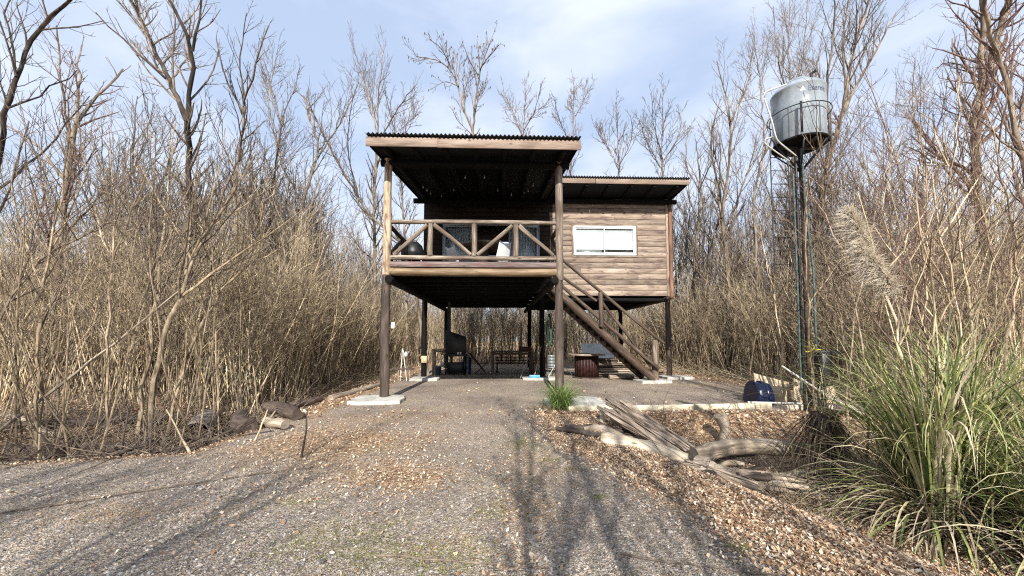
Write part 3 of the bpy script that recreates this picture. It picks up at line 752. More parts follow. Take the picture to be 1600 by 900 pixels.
# hose on the middle post
hs = MB(); P = []
for k in range(260):
    a_ = k / 260 * 2 * pi * 7; P.append((2.04 + (.075 + .03 * sin(k * .7)) * cos(a_), 15.62 + .02 * sin(k * .31), 1.97 + (.62 + .06 * sin(k * .13)) * sin(a_)))
hs.tube(P, .017, 7)
hs.tube([(2.04, 15.62, 1.4), (2.1, 15.6, .9), (2.06, 15.55, .5), (2.3, 15.5, .06)], .017, 7)
obj(hs, 'garden_hose', M_green, 'green garden hose hung in long loops on the middle stilt', 'hose', smooth=True)
st = root('folded_chair', (2.12, 15.42, .07), 'white slatted folding chair leaning folded against the middle stilt', 'chair')
for x in (1.95, 2.30):
    MB().tube([(x, 15.2, .09), (x - .02, 15.5, 1.12)], .014, 8).build('leg', M_greyal, st, smooth=True)
MB().tube([(1.97, 15.45, .09), (2.25, 15.3, .62)], .012, 8).build('leg', M_whitepl, st, smooth=True)
sb = MB()
for k in range(9): sb.box((2.12, 15.33 + k * .0162, .48 + k * .058), (.33, .02, .035))
sb.build('slats', M_greyal, st)
br = root('broom', (1.5, 15.3, .09), 'broom with a pale blue head leaning on the middle stilt', 'broom')
MB().tube([(1.40, 15.15, .2), (1.72, 15.75, 1.32)], .013, 8).build('handle', M_pale, br, smooth=True)
MB().box((1.39, 15.14, .15), (.42, .12, .10)).build('head', M_bluebright, br, bevel=.02)
MB().box((1.39, 15.14, .095), (.46, .15, .03)).build('bristles', M_bluebright, br)
dp = MB().box((1.12, 15.3, .5), (.02, .3, .7), M=Matrix.Rotation(.35, 3, 'Y'))
obj(MB().tube([(.85, 15.4, .05), (1.02, 15.6, .5), (1.2, 15.7, .85)], .012, 6), 'garden_fork', M_greyal, 'thin metal bar leaning left of the blue broom', 'tool', smooth=True)
ht = root('hand_truck', (1.65, 15.6, .07), 'rust red hand truck standing against the middle stilt', 'hand truck')
MB().tube([(1.50, 15.68, .1), (1.50, 15.72, 1.2), (1.56, 15.73, 1.34), (1.74, 15.73, 1.34), (1.82, 15.72, 1.2), (1.82, 15.68, .1)], .018, 8).build('frame', M_rust, ht, smooth=True)
for x in (1.46, 1.86):
    MB().tube([(x - .03, 15.8, .2), (x + .03, 15.8, .2)], .13, 18).build('wheel', M_black, ht, smooth=True)
MB().box((1.66, 15.58, .11), (.36, .22, .02)).build('toe_plate', M_rust, ht)
# spool table
sp = root('cable_spool_table', (3.65, 16.0, 0), 'round cable spool table with reddish drum under the wing', 'table')
MB().lathe([(.001, 1.0), (.76, 1.0), (.77, .98), (.77, .95), (.76, .93), (.001, .93)], (3.65, 16, 0), 36).build('tabletop', M_grey_wood, sp, smooth=True)
sd = MB()
for k in range(22):
    a_ = k * 2 * pi / 22; sd.box((3.65 + .48 * cos(a_), 16 + .48 * sin(a_), .49), (.03, .132, .88), rz=a_)
sd.build('drum', M_rust, sp)
MB().lathe([(.001, .05), (.6, .05), (.6, 0), (.001, 0)], (3.65, 16, 0), 30).build('base', M_darklog, sp, smooth=True)
for k, (x, y, z, w, rz) in enumerate(((4.75, 16.2, .10, 1.7, .1), (4.9, 16.4, .27, 1.5, -.05), (4.7, 16.5, .44, 1.3, .15), (4.9, 16.4, .60, 1.1, .0), (4.6, 16.3, .74, 1.0, -.1))):
    mb_ = MB()
    mb_.box((x, y, z), (w, .5, .05), rz=rz); mb_.box((x, y - .15, z - .06), (w * .8, .08, .06), rz=rz); mb_.box((x, y + .15, z - .06), (w * .8, .08, .06), rz=rz)
    obj(mb_, 'stacked_plank', M_grey_wood if k % 2 else M_darklog, ['bottom', 'second lowest', 'middle', 'second highest', 'topmost'][k] + ' grey plank in the pile right of the cable spool table', 'plank', 'planks piled right of the spool table', bevel=.005)
o = corrug(MB(), 3.9, 5.4, 0, 1, 0, 0, .1, .02)
V = o.V[0]; t = V[:, 1].copy(); z = V[:, 2].copy(); V[:, 1] = 17.9 + .35 * t + z; V[:, 2] = .72 + .68 * t
o = obj(o, 'corrugated_sheet', M_galv, 'dark corrugated metal sheet leaning behind the planks under the stair', 'metal sheet', smooth=True)
obj(MB().box((4.65, 18.35, .36), (1.6, .5, .72)), 'stone_block_stack', M_conc if False else M_darklog, 'low dark timber stack behind the pile of planks', 'timber stack', bevel=.02)
for k, (x, y, rz) in enumerate(((5.0, 15.4, .3), (5.2, 15.7, -.4), (4.7, 15.3, .1))):
    d = np.array([cos(rz), sin(rz), 0]) * .33
    obj(MB().log(np.array([x, y, .10]) - d, np.array([x, y, .10]) + d, .09, .08, wob=.08), 'firewood_log', M_grey_wood,
        ['short firewood log lying nearest the foot of the stair', 'short firewood log lying behind the two others under the stair', 'short firewood log lying nearest the spool table'][k], 'firewood', 'firewood under the stair', smooth=True)
obj(MB().tube([(2.55 + .42 * cos(a), 15.6 + .1 * sin(a), .02 + .42 * abs(sin(a))) for a in np.linspace(0, pi, 20)], .016, 7), 'iron_hoop', M_black, 'black iron hoop standing beside the spool table', 'hoop', smooth=True)
# tools left of the deck
for k, (p0, p1, lab, m) in enumerate((((-4.1, 15.2, 0), (-3.75, 16.2, 1.1), 'pale stick leaning leftmost beside the left stilt', M_grey_wood),
        ((-3.8, 15.0, 0), (-3.95, 15.9, 1.25), 'white pole leaning second from the left beside the left stilt', M_pvc),
        ((-3.55, 15.0, 0), (-3.9, 15.8, 1.15), 'white pole leaning closest to the left stilt', M_pvc))):
    obj(MB().tube([p0, p1], .018, 7), 'leaning_pole', m, lab, 'pole', 'poles leaning left of the deck', smooth=True)
tb_ = root('low_trestle', (-3.8, 15.2, 0), 'low rough stick trestle beside the left stilt', 'trestle')
MB().log((-4.7, 15.3, .38), (-3.35, 15.3, .45), .035).build('bar', M_darklog, tb_, smooth=True)
for x in (-4.5, -3.95, -3.5): MB().log((x, 15.3, 0), (x, 15.3, .4), .025).build('leg', M_grey_wood, tb_, smooth=True)
obj(MB().lathe([(.001, 0), (.05, .02), (.08, .08), (.06, .14), (.03, .2), (.001, .21)], (-3.72, 15.5, .9), 12), 'white_bag', M_whitepl, 'small white bag hanging on the leaning white pole', 'bag', smooth=True)
obj(MB().box((-4.0, 14.6, 2.12), (.13, .03, .24)), 'white_notice', M_whitepl, 'small white notice board hanging among the saplings left of the deck', 'notice', bevel=.02)

# ================================================================== water tank and stand
TX, TY = 6.96, 8.45
sd_ = root('tank_stand', (TX, TY, 0), 'tall thin post stand with pipes and ladder carrying the grey water tank', 'tank stand')
MB().log((TX + .02, TY, Hs(TX, TY) - .1), (TX, TY, 6.0), .06, .05, k=14, bend=.004).build('post', M_darktree, sd_, smooth=True)
MB().tube([(TX - .16, TY - .03, 0), (TX - .13, TY - .03, 6.0)], .03, 10).build('steel_pipe', M_black, sd_, smooth=True)
MB().tube([(TX + .12, TY - .08, 0), (TX + .11, TY - .1, 3.2), (TX + .0, TY - .1, 4.5), (TX - .06, TY - .12, 5.95)], .024, 10).build('green_pipe', M_teal, sd_, smooth=True)
MB().tube([(TX - .24, TY - .05, .4), (TX - .22, TY - .05, 5.4)], .018, 8).build('thin_pipe', M_teal, sd_, smooth=True)
pf = MB()
pf.lathe([(.001, 6.06), (.53, 6.06), (.55, 6.075), (.55, 6.11), (.53, 6.123), (.001, 6.123)], (TX, TY, 0), 40)
pf.build('platform', M_shadeblack, sd_)
b_ = MB()
for a_ in np.arange(6) * pi / 3: b_.bar((TX, TY, 5.45), (TX + .52 * cos(a_), TY + .52 * sin(a_), 6.04), .03, .03)
b_.box((TX, TY, 6.04), (1.0, .08, .06)); b_.box((TX, TY, 6.035), (.08, 1.0, .06)); b_.build('bracket', M_black, sd_)
ld = MB()
for x in (TX - .72, TX - .30): ld.tube([(x, TY - .02, 3.1), (x, TY - .02, 6.05)], .013, 6)
for k in range(9): ld.tube([(TX - .72, TY - .02, 3.3 + k * .31), (TX - .30, TY - .02, 3.3 + k * .31)], .009, 6)
ld.build('ladder', M_black, sd_, smooth=True)
def ring(cx, cy, z, r, a0=0, a1=2 * pi, n=40): return [(cx + r * cos(a), cy + r * sin(a), z) for a in np.linspace(a0, a1, n)]
b_ = MB(); b_.tube(ring(TX, TY, 6.78, .61), .011, 6)
for a_ in (-2.55, -1.6, -.4, .7, 1.8): b_.tube([(TX + .61 * cos(a_), TY + .61 * sin(a_), 6.10), (TX + .61 * cos(a_), TY + .61 * sin(a_), 6.78)], .011 if a_ != -2.0 else .02, 6)
b_.build('hoop_cage', M_black, sd_, smooth=True)
MB().bar((TX - .66 * cos(1.0), TY - .62 * sin(1.0), 6.12), (TX - .66 * cos(1.0), TY - .62 * sin(1.0), 6.82), .05, .01).build('strap', M_black, sd_)
M_tank, nt, b = newmat('grey_tank_wall', .3, .5)
co = coords(nt)
n1 = noise(nt, co, 3, 5, .65, (1, 1, .25)); n2 = noise(nt, co, 18, 3, .6)
nt.links.new(mix(nt, ramp(nt, [(.35, (.20, .23, .25)), (.6, (.30, .335, .36))], n1), ramp(nt, [(.3, (.85, .85, .85)), (.7, (1.05, 1.05, 1.05))], n2), 1.0, 'MULTIPLY'), b.inputs['Base Color'])
b.inputs['Roughness'].default_value = .2
b.inputs['Coat Weight'].default_value = .3; b.inputs['Coat Roughness'].default_value = .15
tk = root('water_tank', (TX, TY, 6.125), 'glossy grey cylindrical water tank on its tall thin stand', 'water tank')
MB().lathe([(.001, 6.127), (.53, 6.127), (.545, 6.15), (.565, 6.9), (.57, 7.22), (.585, 7.235), (.585, 7.265), (.565, 7.28), (.50, 7.36), (.34, 7.45), (.30, 7.46), (.001, 7.46)], (TX, TY, 0), 64).build('tank_body', M_tank, tk, smooth=True)
MB().lathe([(.001, 7.463), (.27, 7.463), (.28, 7.50), (.25, 7.54), (.001, 7.56)], (TX, TY, 0), 32).build('lid', M_tank, tk, smooth=True)
MB().tube([(TX + .12, TY - .3, 7.42), (TX + .12, TY - .3, 7.56), (TX + .2, TY - .36, 7.6)], .03, 8).build('vent_cap', M_black, tk, smooth=True)
# lettering bent round the tank wall
cu = bpy.data.curves.new('lettering_curve', 'FONT'); cu.body = 'Eternit'; cu.size = .165; cu.extrude = .0
to = bpy.data.objects.new('tmp_text', cu); sc.collection.objects.link(to)
dg = bpy.context.evaluated_depsgraph_get(); dg.update()
tm = bpy.data.meshes.new_from_object(to.evaluated_get(dg))
bpy.data.objects.remove(to)
import bmesh
bm = bmesh.new(); bm.from_mesh(tm)
for _ in range(2): bmesh.ops.subdivide_edges(bm, edges=[e for e in bm.edges if e.calc_length() > .03], cuts=1)
a0 = -1.90
for v in bm.verts:
    r_ = .5735; a_ = a0 + v.co.x / r_; z_ = 7.04 + v.co.y
    v.co = Vector((r_ * cos(a_), r_ * sin(a_), z_ - 6.125))
bm.to_mesh(tm); bm.free(); tm.name = 'lettering'; tm.materials.append(plain('tank_lettering_paint', (.05, .07, .12), .5))
lo_ = bpy.data.objects.new('lettering', tm); sc.collection.objects.link(lo_); lo_.parent = tk
def wrap_tri(a, z, w, h):
    r_ = .5735
    return [(TX + r_ * cos(a - w / r_ / 2), TY + r_ * sin(a - w / r_ / 2), z), (TX + r_ * cos(a + w / r_ / 2), TY + r_ * sin(a + w / r_ / 2), z), (TX + r_ * cos(a), TY + r_ * sin(a), z + h)]
MB().add(wrap_tri(-2.07, 7.06, .11, .10), [[0, 1, 2]]).build('emblem', M_white, tk)
MB().tube(smooth_path([at(1228, 134, Y=8.1), at(1196, 143, Y=8.02), at(1188, 147, Y=8.0), at(1191, 158, Y=8.0), at(1203, 190, Y=8.02), at(1210, 217, Y=8.05), at(1224, 228, Y=8.15), at(1243, 242, Y=8.3)], 40), .017, 10).build('feed_pipe', M_pvc, tk, smooth=True)
MB().tube(smooth_path([at(1232, 250, Y=8.3), at(1210, 236, Y=8.15), at(1189, 222, Y=8.1), at(1190, 216, Y=8.1), at(1204, 213, Y=8.15)], 26), .015, 10).build('overflow_pipe', M_pvc, tk, smooth=True)
MB().tube([(TX - .76, TY - .2, 6.8), (TX - .83, TY - .1, 6.5), (TX - .80, TY - .1, 6.2), (TX - .55, TY, 6.0)], .012, 7).build('cable', M_black, tk, smooth=True)
tk.scale = (.925, .925, 1.045)
pm = root('pump_housing', (TX + .12, TY - .12, 0), 'black pump housing strapped to the foot of the tank stand', 'pump')
MB().box((TX + .12, TY - .25, .95), (.26, .24, .72)).build('housing', M_black, pm, bevel=.03)
MB().box((TX + .26, TY - .28, 1.32), (.55, .16, .05)).build('shelf', M_black, pm, bevel=.01)
MB().tube([(TX + .1, TY - .25, 0), (TX + .1, TY - .25, .6)], .05, 10).build('pipe', M_black, pm, smooth=True)

# edging boards, junk at the right
GZ = lambda x, y: Hs(x, y)
def edging(x0, x1, y0, y1, label, z=.09):
    mb_ = MB(); mb_.bar((x0, y0, z - .08), (x1, y1, z - .07), .07, .2); obj(mb_, 'edging_board', M_timber, label, 'edging board', 'timber boards edging the gravel yard', bevel=.012)
edging(1.55, 2.78, 8.62, 8.66, 'pale timber edging board running from the grass tuft to the split log')
edging(2.95, 6.35, 8.66, 8.86, 'long pale timber edging board between yard and leafy hollow')
edging(6.5, 7.6, 8.60, 8.62, 'shorter pale timber edging board in front of the blue drum')
obj(MB().log((2.92, 8.58, -.2), (2.92, 8.58, .16), .06, .055), 'wooden_peg', M_timber, 'short wooden peg at the joint of the edging boards', 'peg', smooth=True)
dm = root('cut_drum', (6.35, 9.5, 0), 'dark blue ribbed plastic drum half lying on its side beside beige panels', 'drum')
P = []; nn = 14
mb_ = MB()
for (x, r_) in ((0, .30), (.06, .31), (.08, .29), (.2, .29), (.22, .31), (.28, .31), (.30, .29), (.42, .28)):
    P.append((x, r_))
th = np.linspace(0, pi, 24); V = np.array([[(6.32 + x * .85 + 0, 9.55 + r_ * cos(t) - .25 * x, .02 + r_ * 1.75 * sin(t)) for t in th] for x, r_ in P])
i2 = np.arange(len(P) - 1)[:, None] * 24; j2 = np.arange(23)[None]
o = mb_.add(V.reshape(-1, 3), np.stack([i2 + j2, i2 + j2 + 1, i2 + 25 + j2, i2 + 24 + j2], -1).reshape(-1, 4)).build('shell', M_blue, dm, smooth=True)
o.modifiers.new('thick', 'SOLIDIFY').thickness = .01
C0 = V[0].mean(0); VV = np.vstack([V[0], [[6.32, 9.55, .02]]]); q = np.arange(23)
MB().add(VV, np.stack([q, q + 1, np.full(23, 24)], -1)).build('end_wall', M_blue, dm)
def panel(c, size, rx, ry, rz, m, label, cat, name='panel', group=None):
    M = Matrix.Rotation(rz, 3, 'Z') @ Matrix.Rotation(ry, 3, 'Y') @ Matrix.Rotation(rx, 3, 'X')
    return obj(MB().box(c, size, M=M), name, m, label, cat, group, bevel=.004)
panel((7.05, 9.75, .30), (.95, .03, .68), -.5, .25, 0, M_beige, 'beige panel leaning directly behind the blue drum', 'panel', group='beige panels beside the tank stand')
panel((7.55, 9.5, .28), (.35, .03, .6), -.4, .45, .1, M_beige, 'narrow beige panel leaning left of the tank post', 'panel', group='beige panels beside the tank stand')
panel((7.75, 8.9, .40), (.5, .03, .62), -.35, .08, .2, M_beige, 'upright beige panel right of the tank post', 'panel', group='beige panels beside the tank stand')
panel((7.4, 8.1, .22), (1.1, .28, .03), .5, .45, .1, M_timber, 'broken pale plank lying across the foot of the tank stand', 'plank', 'plank')
obj(MB().tube([(5.85, 8.95, .12), (6.6, 8.8, .12), (7.4, 8.5, .14)], .02, 7), 'white_pipe', M_pvc, 'thin white pipe lying in front of the blue drum', 'pipe', smooth=True)
obj(MB().tube([(6.15, 8.2, 1.02), (7.35, 8.1, .18)], .02, 7), 'leaning_white_pipe', M_pvc, 'thin white stick leaning towards the tank post', 'pipe', smooth=True)

# ================================================================== logs in the right hollow
def lg(pts, r, m, name, label, cat='log', group=None, k=14, wob=.08, n=18):
    P = np.array(pts, float); t = np.linspace(0, 1, len(P)); tt = np.linspace(0, 1, n)
    Q = np.stack([np.interp(tt, t, P[:, a]) for a in range(3)], -1)
    for _ in range(2): Q[1:-1] = (Q[:-2] + Q[2:] + 2 * Q[1:-1]) / 4
    Q[1:-1] += rng.normal(0, .006, (n - 2, 3))
    R = np.interp(tt, np.linspace(0, 1, len(r)), r) * (1 + .05 * np.sin(tt * 11))
    return obj(MB().tube(Q, R, k, wob=wob), name, m, label, cat, group, smooth=True)
P1 = at(942, 689, Y=6.0); P2 = at(1075, 722, Y=5.35)
lg([P1, (P1 + P2) / 2 + [.05, 0, .03], P2], [.125, .135, .12], M_tanlog, 'cut_log', 'pale sawn log with its cut end facing the driveway', group='logs in the right hollow')
lg([P2 + [.08, -.1, .0], P2 + [.4, -.45, -.08]], [.12, .09], M_grey_wood, 'broken_log', 'rough broken log continuing behind the pale sawn log', group='logs in the right hollow')
lg([at(1085, 712, Y=5.5), at(1130, 700, Y=5.6), at(1180, 697, Y=5.7), at(1262, 703, Y=5.6)], [.12, .12, .11, .12], M_grey_wood, 'mossy_log', 'long curved log lying level towards the pampas grass', group='logs in the right hollow')
# split rotten log: a bundle of splinters along a slope
def splinter_log(p0, p1, w, label, nsp=64, sag=.0):
    p0 = np.array(p0); p1 = np.array(p1); ax = p1 - p0; L = np.linalg.norm(ax); ax /= L
    side = np.cross(ax, [0, 0, 1]); side /= np.linalg.norm(side); up = np.cross(side, ax)
    mb = MB()
    for k in range(nsp):
        u = rng.uniform(-1, 1); h = (1 - u * u) * .15 * rng.uniform(.3, 1.1)
        s0 = rng.uniform(-.1, .35) * L; s1 = L * rng.uniform(.6, 1.1); r0 = rng.uniform(.012, .045)
        q0 = p0 + ax * s0 + side * u * w + up * (h + rng.uniform(0, .05)); q1 = p0 + ax * s1 + side * (u * w * .9 + rng.normal(0, .03)) + up * (h * .8 + rng.uniform(-.01, .05))
        mb.log(q0, q1, r0, r0 * .6, k=5, wob=.2, bend=.02)
    mb.log(p0 + ax * .08 - up * .04, p1 - up * .04, w * .5, w * .42, k=12, wob=.15)
    return obj(mb, 'split_log', M_rotten, label, 'log', 'logs in the right hollow', smooth=True)
splinter_log(at(962, 641, Y=7.3), at(1088, 722, Y=5.7), .34, 'large grey rotten log split lengthwise, slanting down from the edging board')
splinter_log((3.1, 5.25, -.36), (4.7, 4.75, -.40), .22, 'flat dark slab of rotten wood under the curved log', 26)
splinter_log((2.35, 5.15, -.14), (3.0, 4.5, -.24), .17, 'short weathered slab of bark lying before the sawn log', 22)
lg([(1.0, 6.75, .05), (1.35, 6.4, .06), (1.75, 6.15, .03)], [.03, .05, .045], M_darklog, 'bark_strip', 'dark twisted bark strip left of the sawn log', 'branch')
lg([(2.55, 4.72, -.3), (2.57, 4.7, -.02)], [.10, .085], M_darklog, 'tree_stump', 'small black tree stump at the leaf edge', 'stump', n=6)
lg([(4.35, 7.4, -.45), (4.38, 7.4, -.1), (4.3, 7.42, .12)], [.11, .09, .12], M_grey_wood, 'forked_stump', 'pale forked stump standing in the leafy hollow', 'stump', n=8)
lg([(2.1, 7.9, -.1), (2.12, 7.9, .22)], [.05, .045], M_timber, 'wooden_stake', 'short pale stake beside the split log', 'stake', n=5)
for k, (x, y, h, lx) in enumerate(((4.3, 5.5, .55, -.1), (4.62, 5.45, .75, .02), (4.9, 5.6, .6, .05))):
    lg([(x, y, -.45), (x + lx, y, h - .45 + .1)], [.035, .02], M_cane, 'broken_cane', ['leftmost broken tan cane by the dark slab', 'tallest broken tan cane by the dark slab', 'broken tan cane nearest the dead reed clump'][k], 'cane', 'broken canes in the hollow', n=5)

def debris(n, f, name, grp, what, bins, mats):
    items = []
    for k in range(n):
        x, y, a_, L, r_, up_ = f(); d = np.array([cos(a_), sin(a_)]) * L / 2; tt = np.linspace(-1, 1, 7)
        xs = x + d[0] * tt; ys = y + d[1] * tt; gz = H(xs, ys); z = np.maximum(np.linspace(gz[0], gz[-1], 7) + up_ * (tt + 1) / 2, gz) + r_ * .8
        Q = np.stack([xs, ys, z], -1) + rng.normal(0, .012, (7, 3))
        if rng.random() < .3:
            mb_ = MB(); mb_.bar(Q[0], Q[-1], r_ * 3.2, r_ * .9, rng.uniform(-.4, .4)); o = mb_.build(name, mats[k % len(mats)], origin=Q[3], bevel=.004)
        else: o = MB().tube(Q, r_ * np.array([.7, 1, 1.05, .95, .9, .75, .5]), 8, wob=.14).build(name, mats[k % len(mats)], origin=Q[3], smooth=True)
        v = Q[3] - EYE; dd = v @ _F; items.append((800 + 600 * (v @ _R) / dd, o))
    return items
def fd():
    t = rng.random(); x = 1.7 + 2.9 * t + rng.normal(0, .25); y = 6.7 - 1.9 * t + rng.normal(0, .3)
    return x, y, rng.normal(-.6, .45), rng.uniform(.35, 1.3), rng.uniform(.016, .055), rng.uniform(0, .18)
DEB = debris(44, fd, 'broken_branch', None, None, None, [M_rotten, M_grey_wood, M_tanlog, M_darklog])
def fd2():
    x = rng.uniform(-9.5, -4.8); y = 5.5 + .23 * (x + 6.3) + abs(rng.normal(0, .9)) + .2
    return x, y, rng.normal(.15, .5), rng.uniform(.5, 1.9), rng.uniform(.010, .035), rng.uniform(0, .35)
DEB2 = debris(60, fd2, 'broken_branch', None, None, None, [M_darklog, M_grey_wood, M_darktree, M_darklog])
# ================================================================== left ditch: pipe, fallen logs
cx, cy = -6.15, 8.1
z0 = Hs(cx, cy)
cp = root('culvert_pipe', (cx, cy, z0), 'old round drain pipe lying open end forward in the left ditch', 'pipe')
P = [(cx, cy, z0 + .25), (cx - .55, cy + 1.1, z0 + .30)]
mb_ = MB(); mb_.tube(P, .25, 28, cap=False); mb_.tube([P[1], P[0]], .215, 28, cap=False)
mb_.build('pipe_wall', M_culv, cp, smooth=True)
ax = np.array(P[1]) - np.array(P[0]); ax /= np.linalg.norm(ax)
th = np.linspace(0, 2 * pi, 29)[:-1]; s1 = np.cross(ax, [0, 0, 1.]); s1 /= np.linalg.norm(s1); s2 = np.cross(s1, ax)
R1 = np.array(P[0]) + .25 * (np.cos(th)[:, None] * s1 + np.sin(th)[:, None] * s2); R2 = np.array(P[0]) + .215 * (np.cos(th)[:, None] * s1 + np.sin(th)[:, None] * s2)
q = np.arange(28); MB().add(np.vstack([R1, R2]), np.stack([q, (q + 1) % 28, 28 + (q + 1) % 28, 28 + q], -1)).build('rim', M_culv, cp)
MB().lathe([(.001, 0), (.01, 0)], (0, 0, 0), 4)
MB().add(np.vstack([R2 + ax * .9, [np.array(P[0]) + ax * .9]]), np.stack([q, (q + 1) % 28, np.full(28, 28)], -1)).build('bore_shade_disc', M_dim, cp)  # dark disc set in the bore, standing in for the pipe's inner shade
z1 = -.12
lg([(-5.15, 7.95, z1 + .20), (-4.8, 7.35, z1 + .17), (-4.35, 6.95, z1 + .20)], [.13, .15, .14], M_darklog, 'cut_log', 'dark thick cut log sagging over the ditch edge', 'log', 'cut logs at the ditch edge', wob=.14)
lg([(-5.05, 8.7, z1 + .24), (-4.45, 8.25, z1 + .26), (-4.0, 7.85, z1 + .22)], [.12, .14, .12], M_darklog, 'cut_log', 'brown cut log lying behind the dark sagging one', 'log', 'cut logs at the ditch edge', wob=.14)
lg([(-4.3, 7.35, z1 + .2), (-3.8, 7.05, z1 + .20)], [.10, .08], M_grey_wood, 'cut_log', 'stubby pale log on the gravel edge by the dark log', 'log', 'cut logs at the ditch edge', n=6)
lg([(-4.5, 10.5, .02), (-4.2, 12.2, .04), (-4.0, 14.5, .04)], [.09, .09, .06], M_grey_wood, 'edge_log', 'long grey log lying along the left side of the driveway', 'log')
lg([(-5.0, 9.4, .0), (-4.7, 10.4, .03)], [.10, .08], M_darklog, 'edge_log', 'short dark log on the left side of the driveway nearer the cut logs', 'log')
fl = [((-8.9, 6.2), (-5.7, 6.9), .06, M_grey_wood, 'long pale fallen branch lying lowest along the left ditch', .12),
      ((-8.6, 7.0), (-6.2, 7.5), .12, M_darklog, 'thick rotten trunk lying across the left ditch', .12),
      ((-7.4, 5.7), (-5.4, 6.8), .06, M_grey_wood, 'slanting pale branch reaching up to the drain pipe', .10),
      ((-6.9, 5.5), (-5.8, 5.95), .04, M_grey_wood, 'short flat pale branch on the gravel bank', .03),
      ((-9.6, 7.6), (-7.0, 8.8), .11, M_darklog, 'dark trunk lying behind the thick rotten one', .25),
      ((-8.3, 5.3), (-7.3, 5.05), .035, M_cane, 'yellowish peeled stick at the far left gravel edge', .16),
      ((-6.2, 6.5), (-4.7, 6.0), .04, M_darklog, 'thin dark branch sagging over the leaves near the gravel', .12),
      ((-10.5, 8.6), (-8.0, 7.4), .09, M_grey_wood, 'grey trunk lying far left among the saplings', .2)]
for (a_, b2, r_, m_, lab, dz) in fl:
    n_ = 12; tt = np.linspace(0, 1, n_); xs = a_[0] + (b2[0] - a_[0]) * tt; ys = a_[1] + (b2[1] - a_[1]) * tt + .06 * np.sin(tt * 7)
    zs = np.full(n_, 0.0); zz = H(xs, ys) + r_ * .7; zl = np.linspace(max(zz[0], zz.min() + dz), max(zz[-1], zz.min() + dz), n_); zs = np.maximum(zl, zz)
    lg(np.stack([xs, ys, zs], -1), [r_, r_ * .95, r_ * .6], m_, 'fallen_branch', lab, 'branch', 'fallen wood in the left ditch', n=14, wob=.12)
lg([at(0, 672, Y=6.6), at(150, 560, Y=6.8), at(250, 478, Y=7.2), at(365, 385, Y=7.8)], [.026, .022, .016, .007], M_grey_wood, 'leaning_branch', 'long bare pole leaning diagonally up over the left ditch', 'branch', n=20, k=8)
stk = [(300, 705, 260, 640, 5.8), (232, 700, 238, 655, 5.7), (395, 700, 418, 640, 6.3), (470, 712, 480, 640, 5.4), (60, 705, 62, 668, 5.8), (185, 700, 200, 640, 5.9)]
for k, (x0, y0, x1, y1, Y_) in enumerate(stk):
    A_ = at(x0, y0, Y=Y_); A_[2] = Hs(A_[0], A_[1]) - .05; B_ = at(x1, y1, Y=Y_ + .15)
    if B_[2] < A_[2] + .3: B_[2] = A_[2] + .45
    lg([A_, (A_ + B_) / 2 + [.02, 0, 0], B_], [.017, .009], M_darklog if k % 2 else M_cane, 'broken_stick', 'upright broken stick poking from the left ditch, ' + ['reddish and leaning left of the pipe', 'short, grey, below the fallen branch', 'tall and dark right of the pipe', 'nearest the gravel by the cut logs', 'short and far left under the trunk', 'slim, dark, by the rotten trunk'][k], 'stick', 'sticks in the left ditch', n=6, k=7)

# ================================================================== vegetation
def unit(v): return v / (np.linalg.norm(v) + 1e-9)
class Twigs:
    def __init__(s): s.d = {}
    def add(s, P, R, lvl): s.d.setdefault((len(P), lvl), []).append((P, R))
    def mesh(s, mb, sides):
        for (n, lvl), L in s.d.items():
            P = np.array([p for p, r in L]); R = np.array([r for p, r in L])
            mb.batch(P, R, sides.get(lvl, 3))
        return mb
def limb(p, d, L, r0, r1, n, g, up=.15, wig=.12):
    P = [np.array(p, float)]; d = unit(np.array(d, float)); st = L / (n - 1)
    for i in range(n - 1):
        d = unit(d + g.normal(0, wig, 3) + [0, 0, up * st]); P.append(P[-1] + d * st)
    return np.array(P), np.linspace(r0, r1, n)
def sprout(tw, P, R, lvl, maxl, g, dens=(3, 5, 6), ratio=.42, ang=(22, 48), t0=.3, rmin=.004, up=.35, maxlen=3.0):
    seg = np.linalg.norm(np.diff(P, axis=0), axis=1); cum = np.concatenate([[0], np.cumsum(seg)]); L = cum[-1]
    n = int(dens[min(lvl - 1, len(dens) - 1)] * (1 - t0) * max(L, .3) + g.random())
    for k in range(n):
        t = t0 + (1 - t0) * (k + g.random()) / n; s_ = min(t, .999) * L
        i = min(np.searchsorted(cum, s_) - 1, len(seg) - 1); i = max(i, 0); f = (s_ - cum[i]) / seg[i]
        p = P[i] * (1 - f) + P[i + 1] * f; r = R[i] * (1 - f) + R[i + 1] * f
        tg = unit(P[i + 1] - P[i]); pr_ = unit(np.cross(tg, g.normal(0, 1, 3))); a_ = radians(g.uniform(*ang))
        d = unit(tg * cos(a_) + pr_ * sin(a_) + [0, 0, up * .35])
        l = min(L * ratio, maxlen) * (1.15 - .7 * t) * g.uniform(.6, 1.25)
        if l < .12: continue
        r0 = max(rmin, r * .55); nn = 6 if lvl == 1 else (5 if lvl == 2 else 4)
        Q, RR = limb(p, d, l, r0, max(rmin * .6, r0 * .35), nn, g, up, .10)
        tw.add(Q, RR, lvl)
        if lvl < maxl: sprout(tw, Q, RR, lvl + 1, maxl, g, dens, .48, ang, .2, rmin, up, maxlen)

